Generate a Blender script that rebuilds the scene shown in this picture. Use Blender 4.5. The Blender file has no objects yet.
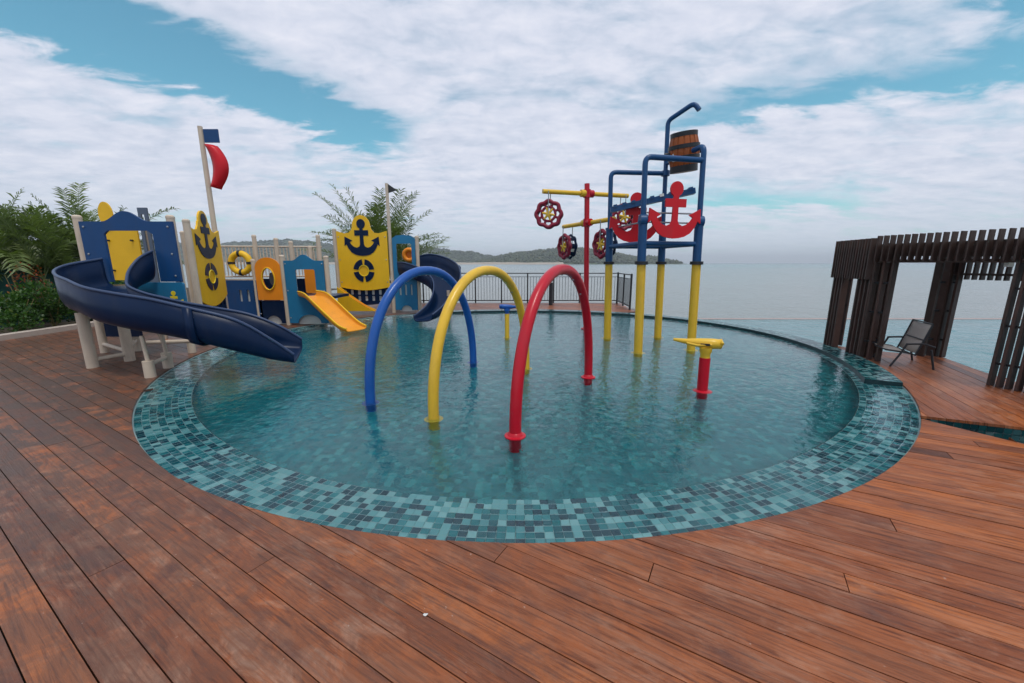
import bpy, math, random
from math import sin, cos, pi, radians, sqrt, hypot, atan2
from mathutils import Vector, Matrix
from mathutils.geometry import tessellate_polygon
random.seed(7)
S = bpy.context.scene
COL = S.collection

# ---------------------------------------------------------------- camera
cam = bpy.data.cameras.new('camera'); camo = bpy.data.objects.new('camera', cam); COL.objects.link(camo)
cam.sensor_width = 36; cam.lens = 392 * 36 / 1024; cam.clip_start = .05; cam.clip_end = 20000
camo.location = (0, 0, 1.6); camo.rotation_euler = (radians(90 - 11.324), 0, 0)
S.camera = camo
S.view_settings.view_transform = 'Standard'; S.view_settings.look = 'None'
S.view_settings.exposure = 0.32; S.view_settings.gamma = 1; S.view_settings.use_curve_mapping = False
S.render.engine = 'CYCLES'
S.cycles.use_denoising = True
S.cycles.max_bounces = 10; S.cycles.transparent_max_bounces = 12; S.cycles.transmission_bounces = 8
S.cycles.volume_bounces = 0
S.cycles.sample_clamp_indirect = 4

# ---------------------------------------------------------------- world and sun
SUN_EL, SUN_AZ = radians(70), radians(150)          # azimuth clockwise from +Y: the sun is behind the camera, to its right
W = bpy.data.worlds.new('World'); S.world = W; W.use_nodes = True
nt = W.node_tree; nt.nodes.clear()
def N(tree, kind, **kw):
    n = tree.nodes.new(kind)
    for k, v in kw.items():
        if k == 'inp':
            for a, b in v.items(): n.inputs[a].default_value = b
        else: setattr(n, k, v)
    return n
def lk(tree, a, b): tree.links.new(a, b)
def mth(tree, op, a, b=None, c=None, clamp=False):
    n = tree.nodes.new('ShaderNodeMath'); n.operation = op; n.use_clamp = clamp
    for i, x in enumerate((a, b, c)):
        if x is None: continue
        if hasattr(x, 'is_linked'): tree.links.new(x, n.inputs[i])
        else: n.inputs[i].default_value = x
    return n.outputs[0]
def mixc(tree, f, a, b, mode='MIX'):
    n = tree.nodes.new('ShaderNodeMix'); n.data_type = 'RGBA'; n.blend_type = mode
    for s, x in ((n.inputs[0], f), (n.inputs[6], a), (n.inputs[7], b)):
        if hasattr(x, 'is_linked'): tree.links.new(x, s)
        elif isinstance(x, (int, float)): s.default_value = x
        else: s.default_value = (*x, 1)
    return n.outputs[2]
def ramp(tree, fac, stops, interp='LINEAR'):
    n = tree.nodes.new('ShaderNodeValToRGB'); cr = n.color_ramp; cr.interpolation = interp
    while len(cr.elements) < len(stops): cr.elements.new(.5)
    for e, (p, c) in zip(cr.elements, stops):
        e.position = p; e.color = (*c, 1) if not isinstance(c, (int, float)) else (c, c, c, 1)
    tree.links.new(fac, n.inputs[0]); return n.outputs[0]
def noise(tree, vec, scale, detail=4, rough=.55, dist=0):
    n = tree.nodes.new('ShaderNodeTexNoise'); n.inputs['Scale'].default_value = scale
    n.inputs['Detail'].default_value = detail; n.inputs['Roughness'].default_value = rough; n.inputs['Distortion'].default_value = dist
    tree.links.new(vec, n.inputs['Vector']); return n.outputs['Fac']

out = N(nt, 'ShaderNodeOutputWorld')
sky = N(nt, 'ShaderNodeTexSky', sky_type='NISHITA', sun_disc=False, sun_elevation=SUN_EL, sun_rotation=SUN_AZ)
sky.air_density = 1.0; sky.dust_density = 1.2; sky.ozone_density = 1.5
skyt = mixc(nt, 1.0, sky.outputs[0], (.52, .96, .86), 'MULTIPLY')
bg1 = N(nt, 'ShaderNodeBackground', inp={'Strength': .135}); lk(nt, skyt, bg1.inputs[0])
tc = N(nt, 'ShaderNodeTexCoord')
sp = N(nt, 'ShaderNodeSeparateXYZ'); lk(nt, tc.outputs['Generated'], sp.inputs[0])
zz = mth(nt, 'ADD', mth(nt, 'MAXIMUM', sp.outputs[2], 0.0), .15)
px, py = mth(nt, 'DIVIDE', sp.outputs[0], zz), mth(nt, 'DIVIDE', sp.outputs[1], zz)
cb = N(nt, 'ShaderNodeCombineXYZ'); lk(nt, px, cb.inputs[0]); lk(nt, py, cb.inputs[1])
P2 = cb.outputs[0]
mp = N(nt, 'ShaderNodeMapping'); mp.inputs['Rotation'].default_value = (0, 0, radians(-28)); mp.inputs['Scale'].default_value = (1, 1.9, 1); mp.inputs['Location'].default_value = (3.1, 1.7, .3)
lk(nt, P2, mp.inputs[0])
n1 = noise(nt, mp.outputs[0], 1.0, 9, .6, .35)
n2 = noise(nt, mp.outputs[0], 4.2, 7, .58, .3)
n3 = noise(nt, P2, 11.0, 5, .6, .6)
warp = mth(nt, 'MULTIPLY', mth(nt, 'SUBTRACT', n2, .5), .55)
def gap(x0, y0, x1, y1, w, amt):
    """clear lane in the cloud deck along a line of the cloud plane"""
    L = hypot(x1 - x0, y1 - y0); dx, dy = (x1 - x0) / L, (y1 - y0) / L
    rx, ry = mth(nt, 'SUBTRACT', px, x0), mth(nt, 'SUBTRACT', py, y0)
    s = mth(nt, 'ADD', mth(nt, 'MULTIPLY', rx, dx), mth(nt, 'MULTIPLY', ry, dy))
    d = mth(nt, 'ADD', mth(nt, 'MULTIPLY', rx, -dy), mth(nt, 'MULTIPLY', ry, dx))
    d = mth(nt, 'ADD', d, warp)
    ex = mth(nt, 'MAXIMUM', mth(nt, 'SUBTRACT', mth(nt, 'ABSOLUTE', mth(nt, 'SUBTRACT', s, L / 2)), L / 2), 0)
    q = mth(nt, 'ADD', mth(nt, 'POWER', mth(nt, 'DIVIDE', d, w), 2), mth(nt, 'POWER', mth(nt, 'DIVIDE', ex, w * 1.6), 2))
    return mth(nt, 'MULTIPLY', mth(nt, 'POWER', 2.718, mth(nt, 'MULTIPLY', q, -1)), amt)
g = mth(nt, 'ADD', gap(-1.7, .75, -.80, 2.05, .20, 1.0), gap(.85, 2.0, 1.75, 1.45, .13, .44))
g = mth(nt, 'ADD', g, gap(1.25, 1.0, 1.65, 1.4, .12, .38))
g = mth(nt, 'ADD', g, gap(1.2, 3.2, 2.3, 3.0, .2, .4))
cov = mth(nt, 'ADD', mth(nt, 'MULTIPLY', n1, 1.15), mth(nt, 'MULTIPLY', n2, .55))
cov = mth(nt, 'SUBTRACT', mth(nt, 'ADD', cov, .02), g)
cf = N(nt, 'ShaderNodeMapRange', interpolation_type='SMOOTHSTEP'); lk(nt, cov, cf.inputs[0])
cf.inputs[1].default_value = .34; cf.inputs[2].default_value = .86
hz = N(nt, 'ShaderNodeMapRange', interpolation_type='SMOOTHSTEP'); lk(nt, sp.outputs[2], hz.inputs[0])
hz.inputs[1].default_value = 0; hz.inputs[2].default_value = .16; hz.inputs[3].default_value = .80; hz.inputs[4].default_value = .0
cfac = mth(nt, 'MULTIPLY', mth(nt, 'MAXIMUM', cf.outputs[0], hz.outputs[0]), .97)
tex = mth(nt, 'ADD', mth(nt, 'MULTIPLY', n2, .66), mth(nt, 'MULTIPLY', n3, .34))
ccol = ramp(nt, tex, [(.34, (.47, .52, .63)), (.50, (.58, .61, .71)), (.66, (.68, .69, .77))])
ccol = mixc(nt, hz.outputs[0], ccol, (.53, .61, .70))
bg2 = N(nt, 'ShaderNodeBackground', inp={'Strength': 1.0}); lk(nt, ccol, bg2.inputs[0])
ms = N(nt, 'ShaderNodeMixShader'); lk(nt, cfac, ms.inputs[0]); lk(nt, bg1.outputs[0], ms.inputs[1]); lk(nt, bg2.outputs[0], ms.inputs[2])
lk(nt, ms.outputs[0], out.inputs[0])

sl = bpy.data.lights.new('sun', 'SUN'); sl.energy = 1.5; sl.angle = radians(14); sl.color = (1, .95, .88)
so = bpy.data.objects.new('sun', sl); COL.objects.link(so)
sd = Vector((sin(SUN_AZ) * cos(SUN_EL), cos(SUN_AZ) * cos(SUN_EL), sin(SUN_EL)))
so.rotation_euler = (-sd).to_track_quat('-Z', 'Y').to_euler(); so.location = (6, -10, 20)

# ---------------------------------------------------------------- materials
def new_mat(name):
    m = bpy.data.materials.new(name); m.use_nodes = True
    return m, m.node_tree, m.node_tree.nodes['Principled BSDF']
def plain(name, col, rough=.45, var=.12, scale=6, bump=.0, metal=0, coat=0, dirt=0.0, spec=.32):
    m, t, b = new_mat(name)
    g = N(t, 'ShaderNodeNewGeometry'); v = g.outputs['Position']
    n = noise(t, v, scale, 5, .6)
    c = mixc(t, n, tuple(x * (1 - var) for x in col), tuple(min(1, x * (1 + var)) for x in col))
    if dirt:
        dm = N(t, 'ShaderNodeMapping'); dm.inputs['Scale'].default_value = (1.6, 1.6, .35); lk(t, v, dm.inputs[0])
        d = noise(t, dm.outputs[0], scale * .9, 7, .72, .3)
        d = mth(t, 'MULTIPLY', ramp(t, d, [(.5, 0.0), (.72, 1.0)]), dirt)
        c = mixc(t, d, c, tuple(x * .45 + .03 for x in col))
    lk(t, c, b.inputs['Base Color'])
    r = mth(t, 'ADD', mth(t, 'MULTIPLY', noise(t, v, scale * 3, 4), .22), rough - .11)
    lk(t, r, b.inputs['Roughness'])
    b.inputs['Metallic'].default_value = metal; b.inputs['Specular IOR Level'].default_value = spec
    if coat: b.inputs['Coat Weight'].default_value = coat; b.inputs['Coat Roughness'].default_value = .12
    if bump:
        bp = N(t, 'ShaderNodeBump', inp={'Strength': bump, 'Distance': .01}); lk(t, noise(t, v, scale * 5, 6, .65), bp.inputs['Height']); lk(t, bp.outputs[0], b.inputs['Normal'])
    return m
M = {}
M['navy'] = plain('navy_plastic', (.0025, .014, .048), .33, .2, 3, .05, dirt=.25, spec=.16)
M['blue'] = plain('blue_panel', (.003, .050, .165), .42, .15, 3, .04, dirt=.3)
M['teal_blue'] = plain('teal_blue_panel', (.015, .16, .32), .4, .15, 3, .04, dirt=.3)
M['yellow'] = plain('yellow_panel', (.78, .46, .014), .42, .1, 3, .04, dirt=.2)
M['lime'] = plain('lime_yellow', (.78, .60, .03), .42, .1, 3, .04, dirt=.2)
M['orange'] = plain('orange_panel', (.80, .26, .016), .42, .12, 3, .04, dirt=.2)
M['post'] = plain('beige_post', (.56, .47, .37), .55, .14, 5, .08, dirt=.45)
M['white'] = plain('off_white', (.62, .64, .62), .5, .1, 6)
M['tube_blue'] = plain('blue_tube', (.010, .085, .34), .32, .12, 4, .03, coat=.12, dirt=.2)
M['tube_yellow'] = plain('yellow_tube', (.70, .44, .035), .34, .12, 4, .03, coat=.12, dirt=.35)
M['tube_red'] = plain('red_tube', (.46, .004, .018), .34, .14, 4, .03, coat=.12, dirt=.25)
M['tower_blue'] = plain('tower_blue', (.006, .06, .17), .38, .15, 5, .03, coat=.0, dirt=.3)
M['red'] = plain('red_plate', (.55, .005, .014), .4, .12, 4, .03, dirt=.2)
M['maroon'] = plain('maroon_plastic', (.22, .012, .035), .4, .2, 5, .03)
M['dark'] = plain('dark_metal', (.022, .024, .028), .45, .25, 8, .05)
M['steel'] = plain('grey_steel', (.30, .32, .34), .4, .15, 8, .03, metal=.6)
M['grey'] = plain('grey_plate', (.09, .12, .17), .5, .2, 5)
M['barrel'] = plain('barrel_orange', (.30, .075, .015), .45, .35, 6, .1)
M['concrete'] = plain('pale_concrete', (.42, .36, .31), .8, .15, 3, .3, dirt=.4)
M['stone'] = plain('grey_stone', (.16, .16, .165), .8, .25, 4, .4)
M['pinkstone'] = plain('pink_stone', (.36, .27, .25), .6, .2, 2, .2)
M['fabric'] = plain('taupe_mesh', (.38, .34, .31), .8, .12, 40, .2)
M['slat'] = plain('dark_timber', (.058, .038, .032), .55, .4, 7, .25)
M['slat_red'] = plain('red_timber', (.075, .042, .034), .55, .35, 7, .25)
M['soil'] = plain('soil', (.055, .045, .03), .95, .4, 3, .6)
M['grout'] = plain('grout', (.30, .40, .41), .6, .15, 8, .1)
M['deckbase'] = plain('joist_shadow', (.02, .014, .011), .9, .2, 3)  # even dark brown of the substrate below the boards
M['stem'] = plain('palm_stem', (.20, .17, .07), .7, .3, 6, .2)
M['tarp'] = plain('green_mesh', (.012, .075, .06), .7, .3, 5, .2)

def leafmat(name, dark, light, dry):
    m, t, b = new_mat(name)
    a = N(t, 'ShaderNodeAttribute', attribute_name='rnd')
    c = ramp(t, a.outputs['Fac'], [(0, dark), (.55, light), (.9, light), (1, dry)])
    lk(t, c, b.inputs['Base Color']); b.inputs['Roughness'].default_value = .45
    tr = N(t, 'ShaderNodeBsdfTranslucent'); lk(t, mixc(t, 1, c, (1.3, 1.5, .8), 'MULTIPLY'), tr.inputs[0])
    mx = N(t, 'ShaderNodeMixShader', inp={0: .3}); lk(t, b.outputs[0], mx.inputs[1]); lk(t, tr.outputs[0], mx.inputs[2])
    lk(t, mx.outputs[0], t.nodes['Material Output'].inputs[0]); return m
M['palm'] = leafmat('palm_leaf', (.035, .065, .020), (.12, .17, .045), (.30, .23, .08))
M['shrub'] = leafmat('shrub_leaf', (.014, .05, .012), (.05, .125, .02), (.12, .15, .03))
M['flower'] = leafmat('flower_leaf', (.05, .06, .015), (.35, .07, .02), (.55, .22, .05))

def woodmat(name, ang):
    m, t, b = new_mat(name)
    g = N(t, 'ShaderNodeNewGeometry')
    a = N(t, 'ShaderNodeAttribute', attribute_name='rnd'); r = a.outputs['Fac']
    rot = N(t, 'ShaderNodeMapping'); rot.inputs['Rotation'].default_value = (0, 0, -ang); lk(t, g.outputs['Position'], rot.inputs[0])
    off = N(t, 'ShaderNodeCombineXYZ'); lk(t, mth(t, 'MULTIPLY', r, 37.0), off.inputs[0]); lk(t, mth(t, 'MULTIPLY', r, 11.0), off.inputs[1]); lk(t, mth(t, 'MULTIPLY', r, 53), off.inputs[2])
    ad = N(t, 'ShaderNodeVectorMath', operation='ADD'); lk(t, rot.outputs[0], ad.inputs[0]); lk(t, off.outputs[0], ad.inputs[1])
    def stretch(sx, sy):
        q = N(t, 'ShaderNodeMapping'); q.inputs['Scale'].default_value = (sx, sy, 1); lk(t, ad.outputs[0], q.inputs[0]); return q.outputs[0]
    # board to board tone
    base = ramp(t, r, [(0, (.105, .032, .015)), (.25, (.25, .068, .021)), (.5, (.34, .096, .026)), (.75, (.20, .060, .024)), (1, (.44, .125, .027))])
    grain = noise(t, stretch(2.4, 42), 1.0, 8, .68, 1.2)
    c = mixc(t, ramp(t, grain, [(.36, 1.0), (.54, 0.0)]), base, mixc(t, 1, base, (.36, .30, .30), 'MULTIPLY'))
    big = noise(t, rot.outputs[0], .55, 5, .6, .5)             # weathered areas run over many boards
    wornarea = ramp(t, big, [(.40, 0.0), (.66, 1.0)])
    patch = noise(t, stretch(3.2, 8), 1.0, 8, .72, .9)
    worn = mth(t, 'MULTIPLY', ramp(t, patch, [(.46, 0.0), (.66, 1.0)]), mth(t, 'ADD', mth(t, 'MULTIPLY', wornarea, .85), .28))
    fine = ramp(t, noise(t, stretch(3, 70), 1.0, 4, .7, .5), [(.38, .25), (.62, 1.0)])
    c = mixc(t, mth(t, 'MULTIPLY', worn, fine), c, (.42, .23, .15))
    # grey-brown grime, darker to the left: lens vignetting is put into its colour
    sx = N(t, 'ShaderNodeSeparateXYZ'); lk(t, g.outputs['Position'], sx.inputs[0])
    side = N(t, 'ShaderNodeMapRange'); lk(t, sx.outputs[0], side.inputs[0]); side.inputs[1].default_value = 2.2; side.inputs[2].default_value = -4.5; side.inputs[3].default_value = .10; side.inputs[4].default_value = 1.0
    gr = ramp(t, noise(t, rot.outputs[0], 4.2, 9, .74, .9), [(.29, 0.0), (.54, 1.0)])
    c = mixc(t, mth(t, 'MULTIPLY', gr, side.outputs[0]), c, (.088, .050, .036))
    st = ramp(t, noise(t, stretch(1.7, 2.6), 1.0, 6, .62, .5), [(.56, 0.0), (.68, 1.0)])
    c = mixc(t, mth(t, 'MULTIPLY', st, .55), c, (.070, .034, .030))
    sp_ = ramp(t, noise(t, rot.outputs[0], 38, 2, .5), [(.74, 0.0), (.78, 1.0)])
    c = mixc(t, mth(t, 'MULTIPLY', sp_, .4), c, (.5, .40, .34))
    lk(t, c, b.inputs['Base Color'])
    ro = mth(t, 'ADD', mth(t, 'MULTIPLY', patch, .40), .18); lk(t, ro, b.inputs['Roughness'])
    b.inputs['Specular IOR Level'].default_value = .30
    bp = N(t, 'ShaderNodeBump', inp={'Strength': .6, 'Distance': .005}); lk(t, mth(t, 'ADD', grain, mth(t, 'MULTIPLY', fine, .4)), bp.inputs['Height']); lk(t, bp.outputs[0], b.inputs['Normal'])
    return m
ANG_A = radians(-30.5); ANG_B = atan2(.90, .43)
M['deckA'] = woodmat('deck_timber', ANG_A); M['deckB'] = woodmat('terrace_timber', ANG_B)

def tilemat(name, single, dim=1.0):
    m, t, b = new_mat(name)
    if single: f = N(t, 'ShaderNodeObjectInfo').outputs['Random']
    else: f = N(t, 'ShaderNodeAttribute', attribute_name='rnd').outputs['Fac']
    pal = [(0, (.006, .060, .085)), (.16, (.008, .125, .150)), (.36, (.012, .205, .225)), (.54, (.035, .27, .29)), (.66, (.22, .47, .48)), (.82, (.33, .56, .56)), (.94, (.13, .36, .38))]
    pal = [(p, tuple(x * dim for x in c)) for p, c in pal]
    c = ramp(t, f, pal, 'CONSTANT')
    g = N(t, 'ShaderNodeNewGeometry'); n = noise(t, g.outputs['Position'], 30, 3)
    c = mixc(t, n, mixc(t, 1, c, (.82, .82, .82), 'MULTIPLY'), c)
    lk(t, c, b.inputs['Base Color']); b.inputs['Roughness'].default_value = .22
    return m
def floormat():
    m, t, b = new_mat('pool_floor_tile')
    f = N(t, 'ShaderNodeAttribute', attribute_name='rnd').outputs['Fac']
    c = ramp(t, f, [(0, (.002, .145, .172)), (.2, (.003, .170, .196)), (.45, (.004, .195, .220)), (.68, (.008, .225, .245)), (.86, (.030, .28, .295))], 'CONSTANT')
    lk(t, c, b.inputs['Base Color']); b.inputs['Roughness'].default_value = .3; return m
M['floor_tile'] = floormat()
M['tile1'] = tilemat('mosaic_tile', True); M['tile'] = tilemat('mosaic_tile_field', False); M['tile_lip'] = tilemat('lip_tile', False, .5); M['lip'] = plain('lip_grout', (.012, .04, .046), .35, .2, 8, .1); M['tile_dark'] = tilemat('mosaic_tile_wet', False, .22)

def watermat():
    m, t, b = new_mat('pool_water')
    g = N(t, 'ShaderNodeNewGeometry'); v = g.outputs['Position']
    h1 = noise(t, v, 3.2, 3, .5, .5); h2 = noise(t, v, 10.0, 3, .55, .8)
    calm = ramp(t, noise(t, v, .45, 3, .5), [(.35, .6), (.65, 1.0)])
    hh = mth(t, 'MULTIPLY', mth(t, 'ADD', mth(t, 'MULTIPLY', h1, 1.0), mth(t, 'MULTIPLY', h2, .50)), calm)
    bp = N(t, 'ShaderNodeBump', inp={'Strength': 1.0, 'Distance': .018}); lk(t, hh, bp.inputs['Height'])
    b.inputs['Base Color'].default_value = (.70, .94, .96, 1); b.inputs['Roughness'].default_value = .0
    b.inputs['IOR'].default_value = 1.40; b.inputs['Transmission Weight'].default_value = 1
    lk(t, bp.outputs[0], b.inputs['Normal']); return m
M['water'] = watermat()
def bigwater(name, near, far, y0, y1, scale, dist, rough, bigd):
    m, t, b = new_mat(name)
    g = N(t, 'ShaderNodeNewGeometry'); v = g.outputs['Position']
    sx = N(t, 'ShaderNodeSeparateXYZ'); lk(t, v, sx.inputs[0])
    mr = N(t, 'ShaderNodeMapRange', interpolation_type='SMOOTHSTEP'); lk(t, mth(t, 'ADD', sx.outputs[1], mth(t, 'MULTIPLY', noise(t, v, bigd, 4), (y1 - y0) * .6)), mr.inputs[0]); mr.inputs[1].default_value = y0; mr.inputs[2].default_value = y1
    c = mixc(t, mr.outputs[0], near, far)
    c = mixc(t, mth(t, 'MULTIPLY', noise(t, v, bigd * 3, 5), .5), c, tuple(x * .75 for x in near))
    lk(t, c, b.inputs['Base Color']); b.inputs['Roughness'].default_value = rough; b.inputs['IOR'].default_value = 1.33
    hh = mth(t, 'ADD', noise(t, v, scale, 4, .6, .3), mth(t, 'MULTIPLY', noise(t, v, scale * .12, 3), 3))
    bp = N(t, 'ShaderNodeBump', inp={'Strength': .8, 'Distance': dist}); lk(t, hh, bp.inputs['Height']); lk(t, bp.outputs[0], b.inputs['Normal'])
    return m
M['outer'] = bigwater('terrace_pool_water', (.05, .21, .23), (.10, .21, .22), 4, 14, 2.2, .10, .08, .15)
M['sea'] = bigwater('sea_water', (.22, .225, .205), (.10, .20, .21), 30, 900, .5, .28, .22, .006)

# ---------------------------------------------------------------- mesh builder
class MB:
    def __init__(s): s.v = []; s.f = []; s.r = []
    def add(s, v, f, r=0.5):
        o = len(s.v); s.v += [tuple(p) for p in v]; s.f += [tuple(i + o for i in q) for q in f]; s.r += [r] * len(f); return s
    def box(s, c, sz, rz=0, M4=None, r=.5):
        x, y, z = (a / 2 for a in sz)
        vs = [Vector((i * x, j * y, k * z)) for i in (-1, 1) for j in (-1, 1) for k in (-1, 1)]
        R = M4 if M4 is not None else Matrix.Rotation(rz, 3, 'Z')
        vs = [R @ p + Vector(c) for p in vs]
        return s.add(vs, [(0, 1, 3, 2), (4, 6, 7, 5), (0, 4, 5, 1), (2, 3, 7, 6), (0, 2, 6, 4), (1, 5, 7, 3)], r)
    def bar(s, a, b, w, h):
        """rectangular bar from a to b, w wide sideways, h deep"""
        a, b = Vector(a), Vector(b); d = (b - a); L = d.length; d.normalize()
        up = Vector((0, 0, 1)) if abs(d.z) < .95 else Vector((0, 1, 0))
        sd_ = d.cross(up).normalized(); u = sd_.cross(d)
        return s.box((a + b) / 2, (w, L, h), M4=Matrix((sd_, d, u)).transposed())
    def tube(s, path, r, n=12, closed=False, cap=True):
        P = [Vector(p) for p in path]; k = len(P); rr = r if isinstance(r, (list, tuple)) else [r] * k
        ref = None; rings = []
        for i, p in enumerate(P):
            a = P[i - 1] if (i or closed) else P[0]; b = P[(i + 1) % k] if (i < k - 1 or closed) else P[-1]
            d = (b - a).normalized()
            if ref is None: ref = Vector((0, 0, 1)) if abs(d.z) < .9 else Vector((1, 0, 0))
            x = (ref - d * ref.dot(d)).normalized(); y = d.cross(x); ref = x
            rings.append([p + (x * cos(2 * pi * j / n) + y * sin(2 * pi * j / n)) * rr[i] for j in range(n)])
        f = []
        for i in range(k if closed else k - 1):
            a, b = i * n, ((i + 1) % k) * n
            for j in range(n): f.append((a + j, a + (j + 1) % n, b + (j + 1) % n, b + j))
        if cap and not closed: f += [tuple(range(n - 1, -1, -1)), tuple(range((k - 1) * n, k * n))]
        return s.add([q for g_ in rings for q in g_], f)
    def cyl(s, a, b, r, r2=None, n=14): return s.tube([a, b], [r, r if r2 is None else r2], n)
    def lathe(s, prof, c, n=24, M3=None):
        vs = []; f = []; k = len(prof)
        for (r, z) in prof:
            for j in range(n):
                p = Vector((r * cos(2 * pi * j / n), r * sin(2 * pi * j / n), z))
                vs.append((M3 @ p if M3 is not None else p) + Vector(c))
        for i in range(k - 1):
            for j in range(n): f.append((i * n + j, i * n + (j + 1) % n, (i + 1) * n + (j + 1) % n, (i + 1) * n + j))
        f += [tuple(range(n - 1, -1, -1)), tuple(range((k - 1) * n, k * n))]
        return s.add(vs, f)
    def plate(s, loops, o, ang, t, front=0.0):
        """flat board: 2-D loops (first outer, then holes), x along ang, y up; its front face 'front' metres ahead of o, t thick"""
        o = Vector(o); X = Vector((cos(ang), sin(ang), 0)); U = Vector((0, 0, 1)); Nn = Vector((sin(ang), -cos(ang), 0))
        flat = [Vector((a, b, 0)) for lp in loops for (a, b) in lp]
        tris = tessellate_polygon([[Vector((a, b, 0)) for (a, b) in lp] for lp in loops])
        n = len(flat)
        vs = [o + X * p.x + U * p.y + Nn * front for p in flat] + [o + X * p.x + U * p.y + Nn * (front - t) for p in flat]
        f = [tuple(q) for q in tris] + [tuple(i + n for i in reversed(q)) for q in tris]
        st = 0
        for lp in loops:
            m = len(lp)
            for i in range(m):
                a, b = st + i, st + (i + 1) % m
                f.append((a, b, b + n, a + n))
            st += m
        return s.add(vs, f)
    def build(s, name, mat, parent=None, smooth=None, attr=False, loc=None):
        o0 = Vector((0, 0, 0))
        if parent is not None: o0 = ORG[parent.name]
        elif loc is not None: o0 = Vector(loc)
        me = bpy.data.meshes.new(name); me.from_pydata([tuple(Vector(p) - o0) for p in s.v], [], s.f)
        if attr:
            a = me.attributes.new('rnd', 'FLOAT', 'FACE'); a.data.foreach_set('value', s.r)
        me.materials.append(M[mat])
        if smooth is not None:
            me.shade_smooth(); me.set_sharp_from_angle(angle=radians(smooth))
        me.validate(); me.update()
        ob = bpy.data.objects.new(name, me); COL.objects.link(ob)
        if parent is not None: ob.parent = parent; ORG[ob.name] = o0
        else: ob.location = o0; ORG[ob.name] = o0
        return ob
ORG = {}
def thing(name, label, cat, loc, group=None):
    o = bpy.data.objects.new(name, None); COL.objects.link(o); o.location = loc; o.empty_display_size = .2
    ORG[o.name] = Vector(loc); return tag(o, label, cat, group)
def tag(o, label, cat, group=None):
    o['label'] = label; o['category'] = cat
    if group: o['group'] = group
    return o
def struct(o, kind='structure'): o['kind'] = kind; return o
def circ(cx, cy, r, n=24, ry=None, a0=0, a1=2 * pi):
    full = abs(a1 - a0 - 2 * pi) < 1e-6; k = n if full else n + 1
    return [(cx + r * cos(a0 + (a1 - a0) * i / n), cy + (ry or r) * sin(a0 + (a1 - a0) * i / n)) for i in range(k)]
def rect(x0, x1, y0, y1): return [(x0, y0), (x1, y0), (x1, y1), (x0, y1)]
def rrect(x0, x1, y0, y1, r, n=4):
    p = []
    for cx, cy, a in ((x1 - r, y1 - r, 0), (x0 + r, y1 - r, pi / 2), (x0 + r, y0 + r, pi), (x1 - r, y0 + r, 3 * pi / 2)):
        p += [(cx + r * cos(a + pi / 2 * i / n), cy + r * sin(a + pi / 2 * i / n)) for i in range(n + 1)]
    return p
def spline(pts, k):
    """Catmull-Rom through tuples of any length, k samples a span"""
    o = []; n = len(pts)
    for i in range(n - 1):
        p0, p1, p2, p3 = pts[max(i - 1, 0)], pts[i], pts[i + 1], pts[min(i + 2, n - 1)]
        for j in range(k):
            t = j / k
            o.append(tuple(.5 * (2 * b + (c - a) * t + (2 * a - 5 * b + 4 * c - d) * t * t + (3 * b - a - 3 * c + d) * t ** 3) for a, b, c, d in zip(p0, p1, p2, p3)))
    return o + [pts[-1]]

# ---------------------------------------------------------------- pool outline
PC = (.14, 7.63)
def R_(th): return 5.869 + .06 * cos(th) + .276 * sin(th) + .114 * cos(2 * th) + .022 * sin(2 * th) + .024 * cos(3 * th) + .135 * sin(3 * th)
def PO(th, inset=0.0, z=0.0):
    r = R_(th) - inset; return (PC[0] + r * cos(th), PC[1] + r * sin(th), z)
WZ = -.025                                            # water level
NT = 584                                              # tile columns round the rim
dth = 2 * pi / NT; PIT = .0625; ROWS = 8
LIP0, LIP1 = radians(-27), radians(112)               # the overflow lip

# basin: one continuous shell under the tiles
NS = 146
prof = [(-.03, -.62), (-.005, -.02), (.002, -.035), (.50, -.085), (.502, -.36)]
b = MB(); vs = []
for j in range(NS):
    th = 2 * pi * j / NS
    for (i, z) in prof: vs.append(PO(th, i, z))
k = len(prof); f = []
for j in range(NS):
    for i in range(k - 1):
        a, c = j * k + i, ((j + 1) % NS) * k + i
        f.append((a, a + 1, c + 1, c))
f.append(tuple(j * k + k - 1 for j in range(NS)))
b.add(vs, f)
pool = struct(b.build('pool', 'grout', loc=(PC[0], PC[1], 0)))
M['floor_bed'] = plain('floor_grout', (.06, .20, .22), .6, .15, 8, .1)
fb_ = MB(); rg = [PO(2 * pi * j / NS, .504, -.3585) for j in range(NS)]
fb_.add(rg, [tuple(range(NS))]).build('floor_bed', 'floor_bed', pool)
pool['label'] = 'round tiled splash pool set into the timber deck'
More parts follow.
